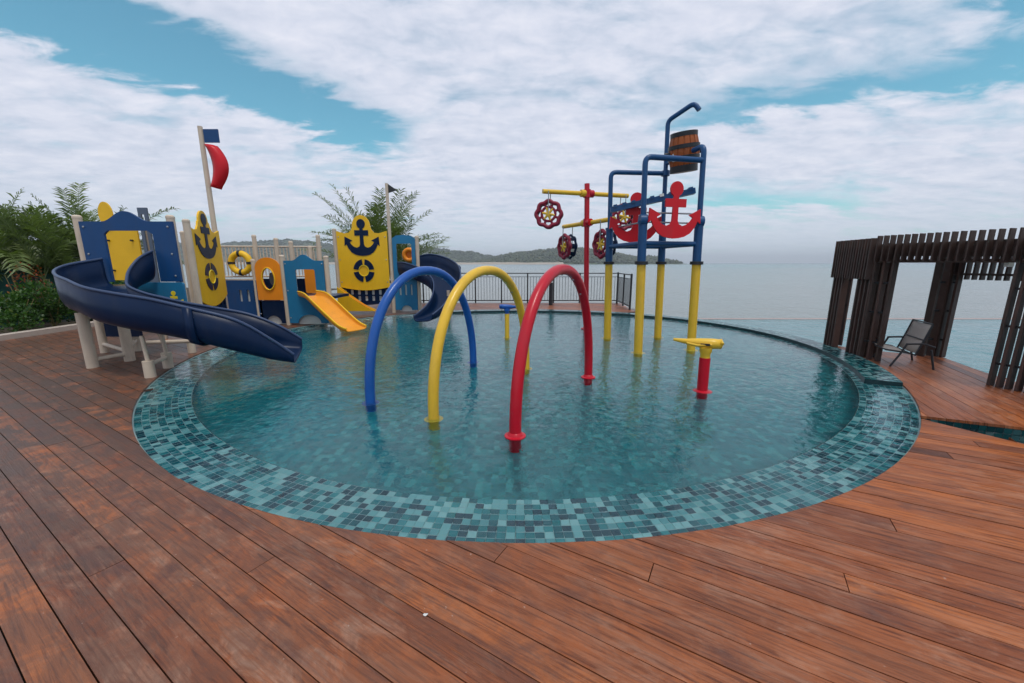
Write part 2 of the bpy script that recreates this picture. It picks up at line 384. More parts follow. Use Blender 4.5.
# single tiles along the near rim
tm = MB(); e = .0285
tm.add([(-e, -e, 0), (e, -e, 0), (e, e, 0), (-e, e, 0), (-e + .002, -e + .002, .004), (e - .002, -e + .002, .004), (e - .002, e - .002, .004), (-e + .002, e - .002, .004)],
       [(4, 5, 6, 7), (0, 1, 5, 4), (1, 2, 6, 5), (2, 3, 7, 6), (3, 0, 4, 7)])
tme = bpy.data.meshes.new('tile'); tme.from_pydata(tm.v, [], tm.f); tme.materials.append(M['tile1'])
slope = math.atan2(.05, .5)
field = MB(); ffield = MB(); lfield = MB()
mid = int(round(NT * .75)); near = {}
for j in range(NT):
    th = (j + .5) * dth
    for rr in range(ROWS):
        ins = .006 + (rr + .5) * PIT * .985; z = -.035 - .05 * ins / .5 + .001
        if abs(j - mid) <= 18:
            o = bpy.data.objects.new('tile', tme); COL.objects.link(o); o.parent = pool
            p = PO(th, ins, z); o.location = (p[0] - PC[0], p[1] - PC[1], p[2] + random.uniform(-.0006, .0006))
            o.rotation_euler = (slope + random.uniform(-.012, .012), random.uniform(-.012, .012), th + pi / 2)
            continue
        a0, a1 = th - dth * .46, th + dth * .46; i0, i1 = ins - PIT * .455, ins + PIT * .455
        field.add([PO(a0, i0, z + .004), PO(a1, i0, z + .004), PO(a1, i1, z - .002), PO(a0, i1, z - .002)], [(0, 1, 2, 3)], random.random())
    for rr in range(4):                                # riser below the shelf
        z1 = -.09 - rr * .066; z0 = z1 - .0595; a0, a1 = th - dth * .46, th + dth * .46
        field.add([PO(a0, .506, z0), PO(a1, .506, z0), PO(a1, .506, z1), PO(a0, .506, z1)], [(0, 1, 2, 3)], random.random())
    if LIP0 < (th if th < pi else th - 2 * pi) < LIP1:
        for rr in range(6):
            i0 = .004 + rr * .0655; i1 = i0 + .0595; a0, a1 = th - dth * .46, th + dth * .46
            lfield.add([PO(a0, i0, .032), PO(a1, i0, .032), PO(a1, i1, .032), PO(a0, i1, .032)], [(0, 1, 2, 3)], random.random())
for ix in range(-100, 100):
    for iy in range(-100, 100):
        x, y = (ix + .5) * PIT, (iy + .5) * PIT; d = hypot(x, y)
        if d < R_(atan2(y, x)) - .54:
            h = PIT * .465; X, Y = PC[0] + x, PC[1] + y
            ffield.add([(X - h, Y - h, -.357), (X + h, Y - h, -.357), (X + h, Y + h, -.357), (X - h, Y + h, -.357)], [(0, 1, 2, 3)], random.random())
o = ffield.build('floor_tile_field', 'floor_tile', pool, attr=True); o['kind'] = 'stuff'
o = lfield.build('lip_tile_field', 'tile_lip', pool, attr=True); o['kind'] = 'stuff'
ft = field.build('tile_field', 'tile', pool, attr=True); ft['kind'] = 'stuff'
# overflow lip
b = MB(); vs = []; NL = 80
for j in range(NL + 1):
    th = LIP0 + (LIP1 - LIP0) * j / NL
    for (i, z) in ((0, -.5), (0, .030), (.398, .030), (.40, -.36)): vs.append(PO(th, i - .0, z))
f = [(j * 4 + i, j * 4 + i + 1, j * 4 + i + 5, j * 4 + i + 4) for j in range(NL) for i in range(3)]
f += [(0, 3, 2, 1), (NL * 4, NL * 4 + 1, NL * 4 + 2, NL * 4 + 3)]
b.add(vs, f); b.build('overflow_lip', 'lip', pool)
# water surface
b = MB(); ring = [PO(2 * pi * j / NS, .004, WZ) for j in range(NS)]
b.add(ring + [(PC[0], PC[1], WZ)], [(j, (j + 1) % NS, NS) for j in range(NS)])
pw = struct(b.build('pool_water', 'water', loc=(PC[0], PC[1], WZ)))
pw['label'] = 'rippled clear water of the round pool'

# ---------------------------------------------------------------- timber decks
POLY_POOL = [PO(2 * pi * j / 240, -.006)[:2] for j in range(240)]
def crossings(poly, ang, w):
    d = (cos(ang), sin(ang)); n = (-sin(ang), cos(ang)); o = []
    m = len(poly)
    for i in range(m):
        a, c = poly[i], poly[(i + 1) % m]
        wa = a[0] * n[0] + a[1] * n[1] - w; wc = c[0] * n[0] + c[1] * n[1] - w
        if (wa < 0) != (wc < 0):
            t = wa / (wa - wc); x, y = a[0] + (c[0] - a[0]) * t, a[1] + (c[1] - a[1]) * t
            o.append(x * d[0] + y * d[1])
    o.sort(); return [(o[i], o[i + 1]) for i in range(0, len(o) - 1, 2)]
def minus(A, B):
    r = []
    for (a, c) in A:
        cur = [(a, c)]
        for (p, q) in B:
            nx = []
            for (x, y) in cur:
                if q <= x or p >= y: nx.append((x, y)); continue
                if p > x: nx.append((x, p))
                if q < y: nx.append((q, y))
            cur = nx
        r += cur
    return [(a, c) for a, c in r if c - a > .01]
def deck_boards(poly, ang, lens, width=.145, gapw=.0055):
    n = (-sin(ang), cos(ang)); d = (cos(ang), sin(ang))
    ws = [x * n[0] + y * n[1] for x, y in poly]; w = min(ws) + .001; res = []
    K = 6
    while w < max(ws):
        sm = [w + (width - gapw) * i / K for i in range(K + 1)]
        iv = [minus(crossings(poly, ang, q), crossings(POLY_POOL, ang, q)) for q in sm]
        joint0 = random.uniform(0, 3)
        cuts = [-40 + joint0]
        while cuts[-1] < 40: cuts.append(cuts[-1] + random.uniform(*lens))
        groups = []; extra = []
        if len({len(i) for i in iv}) == 1:
            groups = [(0, K, kk) for kk in range(len(iv[0]))]
        else:
            K2 = 30; sm = [w + (width - gapw) * i / K2 for i in range(K2 + 1)]
            iv = [minus(crossings(poly, ang, q), crossings(POLY_POOL, ang, q)) for q in sm]
            i = 0; runs = []
            while i <= K2:
                j = i
                while j < K2 and len(iv[j + 1]) == len(iv[i]): j += 1
                runs.append((i, j)); i = j + 1
            for (i, j) in runs:
                j2 = min(j + 1, K2)                        # carry the run to the next sample so no sliver is lost
                if j2 > j: sm_ = sm[j2]
                groups += [(i, j, kk) for kk in range(len(iv[i]))]
                if j2 > j and abs(len(iv[j2]) - len(iv[j])) >= 0:
                    big = iv[j] if len(iv[j]) >= len(iv[j2]) else iv[j2]
                    extra += [(sm[j], sm[j2], a_, c_) for a_, c_ in big]
        for (ia, ib, kk) in groups:
            S0 = [iv[i][kk][0] for i in range(ia, ib + 1)]; S1 = [iv[i][kk][1] for i in range(ia, ib + 1)]
            for c0, c1 in zip(cuts, cuts[1:]):
                st = [max(x, c0 + .0025) for x in S0]; en = [min(x, c1 - .0025) for x in S1]
                if max(e_ - s_ for s_, e_ in zip(st, en)) < .02: continue
                en = [max(e_, s_ + .001) for s_, e_ in zip(st, en)]
                q = sm[ia:ib + 1]
                loop = [(s_, w_) for s_, w_ in zip(st, q)]; lo2 = [(e_, w_) for e_, w_ in zip(en, q)]
                if max(st) - min(st) < 1e-4: loop = [loop[0], loop[-1]]
                if max(en) - min(en) < 1e-4: lo2 = [lo2[0], lo2[-1]]
                pts = [(d[0] * s_ + n[0] * w_, d[1] * s_ + n[1] * w_) for s_, w_ in lo2 + loop[::-1]]
                res.append(pts)
        for (wa, wb, a_, c_) in extra:
            if c_ - a_ > .02: res.append([(d[0] * s_ + n[0] * w_, d[1] * s_ + n[1] * w_) for s_, w_ in ((c_, wa), (c_, wb), (a_, wb), (a_, wa))])
        w += width
    return res
def lay_deck(name, poly, ang, lens, mat, limit, label, fascia=None):
    bs = deck_boards(poly, ang, lens)
    base = MB(); info = []
    for pts in deck_boards(poly, ang, (90, 91), .145, -.002): base.add([(p[0], p[1], -.045 + .0004 * (len(base.f) % 3)) for p in pts], [tuple(range(len(pts)))])
    for pts in bs:
        cx = sum(p[0] for p in pts) / len(pts); cy = sum(p[1] for p in pts) / len(pts)
        A = abs(sum(p[0] * q[1] - q[0] * p[1] for p, q in zip(pts, pts[1:] + pts[:1]))) / 2
        vis = 0
        for s_ in (0, .25, .5, .75):                     # how large it shows from where the photo was taken
            for p in pts[::max(1, len(pts) // 4)]:
                X, Y = cx + (p[0] - cx) * s_, cy + (p[1] - cy) * s_
                wd = Y * .98 + 1.6 * .196
                if wd > .3 and abs(X) < 1.36 * wd and Y > .75: vis = max(vis, A / wd ** 3)
        info.append((vis, pts))
    root = struct(base.build(name, 'deckbase', loc=(0, 2, -.045))); root['label'] = label
    info.sort(key=lambda t: -t[0]); rest = MB()
    for i, (vis, pts) in enumerate(info):
        z = random.uniform(-.0016, .0016); m = len(pts); r = random.random(); k_ = .0025
        cx = sum(p[0] for p in pts) / m; cy = sum(p[1] for p in pts) / m
        vs = [(p[0], p[1], z) for p in pts] + [(p[0], p[1], -.028) for p in pts]
        fs = [tuple(range(m))] + [(a, a + m, (a + 1) % m + m, (a + 1) % m) for a in range(m)]
        if i < limit and vis > 0:
            MB().add(vs, fs, r).build('plank', mat, root, attr=True)
        else: rest.add(vs, fs, r)
    if rest.v:
        o = rest.build('plank_field', mat, root, attr=True); o['kind'] = 'stuff'
    return root
DECK_A = [(-10.7, -3), (6.9, -3), (6.2, 0), (4.62, 3.28), (4.24, 3.95), (2.6, 5), (2.6, 12.0), (4.15, 13.15), (4.4, 15.95), (-10.7, 15.95)]
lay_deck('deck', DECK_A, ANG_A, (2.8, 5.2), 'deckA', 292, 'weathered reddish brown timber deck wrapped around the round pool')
DECK_B = [(4.22, 4.02), (6.55, 3.0), (6.62, 4.4), (6.91, 5.12), (7.11, 5.78), (7.50, 6.70), (6.55, 7.2), (6.28, 7.95), (5.0, 7.9), (4.6, 5.0)]
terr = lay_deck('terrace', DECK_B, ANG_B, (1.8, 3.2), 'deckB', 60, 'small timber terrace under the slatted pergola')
b = MB()                                               # tiled fascia below the terrace edge
fl = DECK_B[:8]
for p, q in zip(fl, fl[1:]):
    dx, dy = q[0] - p[0], q[1] - p[1]; L = hypot(dx, dy); nn = int(L / PIT) + 1
    for i in range(nn):
        a, c = i / nn, (i + .93) / nn
        for r_ in range(6):
            z1 = -.03 - r_ * .0625; z0 = z1 - .057
            b.add([(p[0] + dx * a, p[1] + dy * a, z0), (p[0] + dx * c, p[1] + dy * c, z0), (p[0] + dx * c, p[1] + dy * c, z1), (p[0] + dx * a, p[1] + dy * a, z1)], [(0, 1, 2, 3)], random.random())
o = b.build('fascia_tile_field', 'tile_dark', terr, attr=True); o['kind'] = 'stuff'

# ---------------------------------------------------------------- water and land around
b = MB(); b.add([(3.2, -30, -.42), (90, -30, -.42), (90, 14.2, -.42), (3.2, 14.2, -.42)], [(0, 1, 2, 3)])
struct(b.build('terrace_pool_water', 'outer', loc=(20, 0, -.42)))['label'] = 'pale infinity pool water beyond the round pool'
b = MB(); b.box((47.3, 14.33, -.9), (85.4, .26, .975)); struct(b.build('infinity_edge', 'pinkstone', loc=(47, 14.33, -.9)))['label'] = 'pinkish stone edge of the infinity pool before the sea'
b = MB(); b.add([(-9000, 16.3, -2.4), (9000, 16.3, -2.4), (9000, 9000, -2.4), (-9000, 9000, -2.4)], [(0, 1, 2, 3)])
b.add([(4.5, 14.4, -2.4), (9000, 14.4, -2.4), (9000, 16.3, -2.4), (4.5, 16.3, -2.4)], [(0, 1, 2, 3)])
b.add([(90.2, -9000, -2.4), (9000, -9000, -2.4), (9000, 14.4, -2.4), (90.2, 14.4, -2.4)], [(0, 1, 2, 3)])
struct(b.build('sea', 'sea', loc=(0, 100, -2.4)))['label'] = 'calm muddy sea reaching to the horizon'
b = MB(); vs = []; nx, ny = 40, 40
for i in range(nx + 1):
    for j in range(ny + 1):
        x = -10.95 - 110 * i / nx; y = -40 + 66 * j / ny
        vs.append((x, y, -.04 + .12 * sin(x * .7) * sin(y * .9) * min(1, i * .5)))
b.add(vs, [(i * (ny + 1) + j, (i + 1) * (ny + 1) + j, (i + 1) * (ny + 1) + j + 1, i * (ny + 1) + j + 1) for i in range(nx) for j in range(ny)])
struct(b.build('ground', 'soil', loc=(-40, 0, 0), smooth=60))['label'] = 'planted earth beside the deck'
b = MB(); b.box((-10.83, 6.5, -.07), (.24, 19.0, .36)); struct(b.build('kerb', 'concrete', loc=(-10.83, 6.5, 0)))['label'] = 'pale concrete kerb between deck and planting'
b = MB(); b.box((-3.3, 16.02, -1.3), (15.4, .12, 2.6)); struct(b.build('sea_wall', 'stone', loc=(-3.3, 16, -1.3)))['label'] = 'stone wall below the deck railing'

# ---------------------------------------------------------------- hills
def fbm(x, seed, o=6):
    s = 0; a = 1
    for i in range(o):
        k = 2 ** i; q = x * k + seed * 17.3 + i * 5.1; i0 = math.floor(q); t = q - i0; t = t * t * (3 - 2 * t)
        h = lambda n: (sin(n * 127.1 + seed * 311.7) * 43758.5453) % 1
        s += a * (h(i0) * (1 - t) + h(i0 + 1) * t - .5); a *= .5
    return s
def hillmat():
    m, t, b = new_mat('hill_forest'); g = N(t, 'ShaderNodeNewGeometry'); v = g.outputs['Position']
    n = noise(t, v, .035, 7, .72, .5); c = ramp(t, n, [(.34, (.018, .034, .020)), (.52, (.05, .075, .035)), (.66, (.10, .115, .055)), (.78, (.20, .17, .12))])
    lk(t, c, b.inputs['Base Color']); b.inputs['Roughness'].default_value = .9; return m
M['hill'] = hillmat()
M['beach'] = plain('far_shore', (.34, .30, .25), .9, .3, .02)
prof_px = [(-120, 246), (0, 243), (120, 240), (200, 243), (240, 241), (275, 238.5), (300, 241), (340, 247), (400, 247), (440, 248.5), (468, 252.5), (494, 257), (511, 254), (537, 250.5), (560, 247.5), (590, 248.5), (616, 251.5), (633, 255.5), (645, 258), (650, 257.5), (660, 258.5), (668, 261), (672, 264)]
def hill(name, pts, Yd, label, rough, seed):
    """ridge line given as bearings and heights in metres at distance Yd"""
    b = MB(); vs = []; n = 260; rows = 9
    x0, x1 = pts[0][0], pts[-1][0]
    for i in range(n + 1):
        x = x0 + (x1 - x0) * i / n
        for (a, h0), (c, h1) in zip(pts, pts[1:]):
            if a <= x <= c: z = h0 + (h1 - h0) * (x - a) / (c - a); break
        zt = max(.5, z + rough * fbm(x / 90, seed))
        for j in range(rows):
            t = j / (rows - 1); u = t if t <= .6 else (1 - t) * 1.5
            zz_ = -2.6 + (zt + 2.6) * (min(1, t / .6)) ** .8 if t <= .6 else -2.6 + (zt + 2.6) * ((1 - t) / .4) ** .9
            zz_ += rough * .5 * fbm(x / 60 + j * 3.3, seed + 2 + j * .37) * (1 if 0 < j < rows - 1 else 0)
            vs.append((x, Yd - 160 + 420 * t + 40 * fbm(x / 150, seed + 5), max(zz_, -2.6)))
    b.add(vs, [(i * rows + j, (i + 1) * rows + j, (i + 1) * rows + j + 1, i * rows + j + 1) for i in range(n) for j in range(rows - 1)])
    o = struct(b.build(name, 'hill', loc=(0, Yd, 0), smooth=180)); o['label'] = label; return o
def ridge(Yd, sel, lift=0):
    o = []
    for (x, y) in prof_px:
        if sel[0] <= x <= sel[1]:
            v = (341.5 - y) / 392; u = (x - 512) / 392; dy = .9805 + .1964 * v; dz = -.1964 + .9805 * v
            o.append((u / dy * Yd, 1.6 + dz / dy * Yd + lift))
    return o
hill('hills', ridge(1900, (-120, 494), 6), 1900, 'hazy wooded hills behind the play ship', 9, 1)
hill('headland', [(-150, 0)] + ridge(1350, (494, 680), 3), 1350, 'wooded headland sloping down into the sea', 6, 4)
# tree canopy on the slopes: far too many to count
fo = MB()
for ob, dens in ((bpy.data.objects['hills'], 5200), (bpy.data.objects['headland'], 3000)):
    vv = [v.co + ob.location for v in ob.data.vertices]; rng = random.Random(5); rows = 9; n = 260
    for _ in range(dens):
        i = rng.randrange(n); j = rng.choice((0, 1, 2, 3, 4, 5)); a, b_ = rng.random(), rng.random()
        p = vv[i * rows + j].lerp(vv[(i + 1) * rows + j], a).lerp(vv[i * rows + j + 1].lerp(vv[(i + 1) * rows + j + 1], a), b_)
        if p.z < .5 or abs(p.x) > 1.6 * p.y: continue
        r = rng.uniform(4, 9); k = [rng.uniform(.7, 1.2) for _ in range(6)]
        fo.add([p + Vector(q) * r * m_ for q, m_ in zip(((1, 0, .2), (0, 1, .3), (-1, 0, .1), (0, -1, .2), (0, 0, 1.0), (0, 0, -.6)), k)], [(0, 1, 4), (1, 2, 4), (2, 3, 4), (3, 0, 4), (1, 0, 5), (2, 1, 5), (3, 2, 5), (0, 3, 5)], rng.random())
M['canopy'] = leafmat('far_canopy', (.016, .032, .016), (.055, .08, .032), (.13, .125, .06))
o = fo.build('forest', 'canopy', attr=True, loc=(0, 1500, 0), smooth=180); struct(o, 'stuff'); o['label'] = 'tree cover on the far hills'
b = MB(); vs = []
for i in range(121):
    x = -2900 + 3050 * i / 120; z = 3.0 + 2.5 * fbm(x / 40, 3)
    vs += [(x, 1150 + 30 * fbm(x / 200, 9), -2.6), (x, 1170 + 30 * fbm(x / 200, 9), z), (x, 1400, z + 1)]
b.add(vs, [(i * 3 + j, i * 3 + 3 + j, i * 3 + 4 + j, i * 3 + 1 + j) for i in range(120) for j in range(2)])
struct(b.build('shore', 'beach', loc=(0, 1200, 0)))['label'] = 'pale strip of shore at the foot of the hills'

# ---------------------------------------------------------------- spray arches
def arch(a, c, top, mat, label, r=.058):
    a, c = Vector((*a, WZ)), Vector((*c, WZ)); m = (a + c) / 2
    t = thing('spray_arch', label, 'spray arch', (m.x, m.y, -.357), 'water play arches')
    rx = (c - a).length / 2; ux = (c - a).normalized(); b = MB()
    path = [a + Vector((0, 0, -.33))]
    for i in range(41):
        ph = pi * i / 40; q = abs(cos(ph)) ** .92 * (1 if cos(ph) > 0 else -1)
        path.append(m - ux * rx * q + Vector((0, 0, (top + r * 0 - WZ) * sin(ph) ** .90)))
    path.append(c + Vector((0, 0, -.33)))
    b.tube(path, r, 18); b.build('tube', mat, t, smooth=50)
    for p in (a, c):
        q = MB().lathe([(r * 1.75, 0), (r * 1.75, .012), (r * 1.3, .018), (r * 1.12, .04), (r * 1.02, .045)], (p.x, p.y, WZ + (.004 if mat == 'tube_red' else -.05)), 20)
        q.build('base_flange', mat, t, smooth=40)
    for k_ in range(5):                                   # spray nozzles under the crown
        ph = pi * (.3 + .1 * k_); q = abs(cos(ph)) ** .92 * (1 if cos(ph) > 0 else -1)
        p = m - ux * rx * q + Vector((0, 0, (top - WZ) * sin(ph) ** .90)); ic = (m + Vector((0, 0, .3)) - p).normalized()
        MB().cyl(p + ic * (r - .008), p + ic * (r + .010), .011, n=8).build('nozzle', 'steel', t)
arch((-1.69, 4.45), (-.65, 6.39), 1.50, 'tube_blue', 'blue arched spray tube standing in the pool, leftmost of three')
arch((-.84, 3.96), (.22, 6.00), 1.51, 'tube_yellow', 'yellow arched spray tube between the blue and red arches')
arch((.03, 3.49), (1.10, 5.45), 1.53, 'tube_red', 'red arched spray tube standing nearest in the pool')

# ---------------------------------------------------------------- anchors and rings as outlines
def anchor(h=1.0, cx=0, cy=0, wd=1.0):
    H = []
    H += [(.13 * sin(a), .87 + .13 * cos(a)) for a in [i * 2.75 / 9 for i in range(10)]]
    H += [(.05, .71), (.05, .70), (.21, .70), (.21, .555), (.055, .555), (.06, .32), (.085, .26), (.16, .225), (.25, .25), (.33, .315), (.37, .375), (.29, .42), (.52, .53), (.535, .275), (.475, .315), (.42, .20), (.33, .095), (.22, .035), (.10, .008), (0, 0)]
    H = H[1:]
    full = [(0, 1.0)] + H + [(-x, y) for x, y in reversed(H[:-1])]
    full = full[::-1]
    return [(cx + x * h * wd, cy + y * h) for x, y in full]
def ringseg(cx, cy, r0, r1, a0, a1, n=8, sx=1):
    o = [(cx + sx * r1 * cos(a0 + (a1 - a0) * i / n), cy + r1 * sin(a0 + (a1 - a0) * i / n)) for i in range(n + 1)]
    return o + [(cx + sx * r0 * cos(a1 + (a0 - a1) * i / n), cy + r0 * sin(a1 + (a0 - a1) * i / n)) for i in range(n + 1)]

# ---------------------------------------------------------------- dumping bucket tower
TL = {'A': (2.11, 8.53), 'B': (2.34, 7.10), 'C': (3.27, 8.65), 'D': (3.43, 7.34)}
LEAN = -.026
def T(k, z, dx=0, dy=0): x, y = TL[k]; return Vector((x + dx + LEAN * z, y + dy, z))
tw = thing('bucket_tower', 'four-legged yellow and blue tower with a tipping barrel on top', 'water tower', (2.8, 7.9, -.357))
for k_ in 'ABCD':
    lg = MB().cyl(T(k_, -.357), T(k_, 1.6), .078, n=18).build('leg', 'tube_yellow', tw, smooth=40)
    MB().lathe([(.13, 0), (.13, .012), (.10, .03), (.085, .05)], T(k_, WZ - .06), 18).build('base_flange', 'tube_yellow', lg, smooth=40)
    MB().lathe([(.085, -.03), (.115, -.028), (.115, -.004), (.115, .004), (.115, .028), (.085, .03)], T(k_, 1.6), 18).build('collar', 'dark', lg, smooth=40)
    up = MB().cyl(T(k_, 1.605), T(k_, 2.30), .075, n=16).build('upper_leg', 'tower_blue', tw, smooth=40)
    MB().lathe([(.05, -.02), (.09, -.02), (.09, .02), (.05, .02)], T(k_, 2.30), 14).build('collar', 'tower_blue', up, smooth=40)
def bend(pts, r, k=5, rad=.12):
    """polyline with rounded corners"""
    P = [Vector(p) for p in pts]; o = [P[0]]
    for i in range(1, len(P) - 1):
        a = (P[i - 1] - P[i]).normalized(); c = (P[i + 1] - P[i]).normalized()
        p0, p1 = P[i] + a * rad, P[i] + c * rad
        for j in range(k + 1):
            t = j / k; o.append(p0 * (1 - t) ** 2 + P[i] * 2 * t * (1 - t) + p1 * t * t)
    return o + [P[-1]]
MB().tube(bend([T('A', 2.30), T('A', 3.42), T('C', 3.42)], .047), .047, 12).build('pipe_frame', 'tower_blue', tw, smooth=50)
MB().tube(bend([T('B', 2.30), T('B', 3.36), T('D', 3.36)], .047), .047, 12).build('pipe_frame', 'tower_blue', tw, smooth=50)
MB().tube(bend([T('C', 2.30), T('C', 4.42), T('C', 4.62, .36, -.35), T('C', 4.48, .44, -.40)], .045, rad=.09), .045, 12).build('fill_pipe', 'tower_blue', tw, smooth=50)
MB().tube(bend([T('D', 2.30), T('D', 3.60), T('D', 3.60, -.05, .30)], .047), .047, 12).build('pipe_frame', 'tower_blue', tw, smooth=50)
MB().tube(bend([T('C', 3.60), T('C', 3.62, .22, -.55), T('D', 3.62, -.18, .5)], .03, rad=.1), .035, 10).build('axle', 'tower_blue', tw, smooth=50)
MB().lathe([(.05, -.05), (.085, -.05), (.085, .05), (.05, .05)], T('C', 3.42), 14).build('pipe_joint', 'tower_blue', tw, smooth=40)
for a, c in (('A', 'B'), ('C', 'D'), ('A', 'C'), ('B', 'D')):
    MB().tube([T(a, 1.94), T(c, 1.94)], .042, 10).build('cross_bar', 'tower_blue', tw, smooth=50)
for z in (2.30, 2.46):
    MB().tube([T('B', z), T('D', z)], .014, 8).build('thin_rail', 'steel', tw, smooth=50)
MB().tube([T('A', 2.30), T('B', 2.30)], .014, 8).build('thin_rail', 'steel', tw, smooth=50)
for k_ in 'BD':
    MB().lathe([(.05, -.06), (.10, -.06), (.10, .06), (.05, .06)], T(k_, 2.33), 14, Matrix.Rotation(pi / 2, 3, 'Y')).build('pipe_joint', 'tower_blue', tw, smooth=40)
# inclined runnel
a, c = T('A', 2.62, -.10, -.45), T('D', 2.92, .06, .40)
tr = MB().bar(a, c, .18, .10).build('runnel', 'tower_blue', tw)
for i in range(9):
    t0 = (i + .3) / 9; t1 = (i + .72) / 9
    p, q = a.lerp(c, t0) + Vector((0, 0, .05)), a.lerp(c, t1) + Vector((0, 0, .05))
    MB().bar(p, q, .205, .05).build('runnel_rib', 'white' if i % 2 and i > 3 else 'tower_blue', tr)
# anchors
ab = math.atan2(TL['D'][1] - TL['B'][1], TL['D'][0] - TL['B'][0])
mB = (T('B', 0) + T('D', 0)) / 2
MB().plate([anchor(.95, 0, 2.02)], (mB.x - .075, mB.y - .03, 0), ab, .03, .10).build('anchor_plate', 'red', tw)
ac = math.atan2(TL['C'][1] - TL['A'][1], TL['C'][0] - TL['A'][0])
MB().plate([anchor(.95, 0, 2.00)], (2.44, 8.05, 0), ac * .5 - .12, .03).build('anchor_plate', 'red', tw)
# barrel
bt = Matrix.Rotation(radians(-7), 3, 'Y') @ Matrix.Rotation(radians(6), 3, 'X')
bc = Vector((3.28, 7.98, 3.30))
H_, R0 = .68, .205
pr = []
for i in range(11):
    t = i / 10; pr.append((R0 + .055 * sin(pi * t), H_ * t))
pr += [(R0 - .03, H_), (R0 - .01, H_ - .15), (.02, H_ - .16)]
bk = MB().lathe(pr, bc, 32, bt).build('bucket', 'barrel', tw, smooth=35)
for k_ in range(16):                                     # staves
    an = 2 * pi * (k_ + .5) / 16; st = MB(); vs = []
    for i in range(7):
        t = .04 + .92 * i / 6; r = R0 + .055 * sin(pi * t)
        for d_, e_ in ((-.155, .003), (-.13, .012), (.13, .012), (.155, .003)): vs.append(bt @ Vector(((r + e_) * cos(an + d_), (r + e_) * sin(an + d_), H_ * t)) + bc)
    st.add(vs, [(i * 4 + j, i * 4 + j + 1, i * 4 + j + 5, i * 4 + j + 4) for i in range(6) for j in range(3)]); st.build('stave', 'barrel', bk)
for t, hh in ((.09, .12), (.36, .07), (.64, .07), (.95, .08)):
    r = R0 + .055 * sin(pi * t) + .016; z = H_ * t
    MB().lathe([(r, z - hh / 2), (r + .008, z - hh / 2), (r + .008, z + hh / 2), (r, z + hh / 2)], bc, 32, bt).build('hoop', 'dark', bk, smooth=40)
for sgn in (-1, 1):
    MB().cyl(bc + bt @ Vector((sgn * .27, 0, .34)), bc + bt @ Vector((sgn * .36, 0, .34)), .04, n=12).build('pivot', 'dark', bk, smooth=40)
MB().plate([rrect(-.11, .11, -.07, .07, .02)], bc + Vector((-.20, -.20, .22)), radians(-30), .02, .0).build('counterweight', 'white', bk)

# ---------------------------------------------------------------- red post with spinning wheels
wt = thing('wheel_tree', 'red post with two yellow arms carrying four hanging water wheels', 'water wheels', (1.84, 9.72, -.357))
PX = lambda z: Vector((1.86 - .03 * z, 9.72, z))
MB().cyl(PX(-.357), PX(3.42), .062, n=16).build('post', 'tube_red', wt, smooth=40)
MB().lathe([(.13, 0), (.13, .012), (.08, .03), (.07, .05)], PX(WZ + .004), 18).build('base_flange', 'tube_red', wt, smooth=40)
ARMS = [((.70, 9.42, 3.20), (2.82, 10.05, 3.20)), ((1.36, 10.75, 2.54), (2.22, 8.85, 2.54))]
def wheel(center, ax, hang_z, sc=1.0):
    """drum with a scalloped red front rim, a navy back rim, spokes, cups and a yellow hub; ax = axle direction"""
    c = Vector(center); ax = Vector(ax).normalized(); sdv = Vector((0, 0, 1)).cross(ax).normalized(); up = Vector((0, 0, 1))
    R3 = Matrix((sdv, up, ax)).transposed()
    Q = lambda x, y, z: c + R3 @ Vector((x * sc, y * sc, z * sc))
    ro = MB().tube([Q((.30 + .018 * cos(8 * a)) * cos(a), (.30 + .018 * cos(8 * a)) * sin(a), -.10) for a in [2 * pi * i / 64 for i in range(64)]], .05 * sc, 8, closed=True).build('wheel', 'maroon', wt, smooth=60)
    MB().tube([Q((.30 + .018 * cos(8 * a)) * cos(a), (.30 + .018 * cos(8 * a)) * sin(a), .10) for a in [2 * pi * i / 64 for i in range(64)]], .034 * sc, 8, closed=True).build('rear_rim', 'navy', ro, smooth=60)
    MB().tube([Q(.17 * cos(a), .17 * sin(a), -.10) for a in [2 * pi * i / 32 for i in range(32)]], .034 * sc, 8, closed=True).build('inner_ring', 'maroon', ro, smooth=60)
    MB().cyl(Q(0, 0, -.16), Q(0, 0, .16), .045 * sc, n=12).build('hub', 'tube_yellow', ro, smooth=40)
    for i in range(6):
        a = 2 * pi * i / 6 + .2
        MB().tube([Q(.03 * cos(a), .03 * sin(a), -.125), Q(.16 * cos(a), .16 * sin(a), -.12)], [.036 * sc, .022 * sc], 8).build('petal', 'tube_yellow', ro, smooth=50)
    for i in range(8):
        a = 2 * pi * (i + .5) / 8
        MB().tube([Q(.16 * cos(a), .16 * sin(a), -.10), Q(.29 * cos(a), .29 * sin(a), -.10)], .032 * sc, 6).build('spoke', 'maroon', ro, smooth=50)
        u = 2 * pi * i / 8; cp = MB(); v_ = []
        for aa in (u - .22, u, u + .22):
            for z in (-.09, 0, .09): v_.append(Q(.315 * cos(aa) - .03 * (aa != u) * cos(u), .315 * sin(aa) - .03 * (aa != u) * sin(u), z))
        cp.add(v_, [(q + p * 3, q + p * 3 + 1, q + p * 3 + 4, q + p * 3 + 3) for p in range(2) for q in range(2)]); cp.build('cup', 'navy', ro, smooth=60)
    for z in (-.155, .155):
        p = Q(0, 0, z); MB().cyl(p, (p.x, p.y, hang_z), .011, n=8).build('hanger', 'steel', wt, smooth=40)
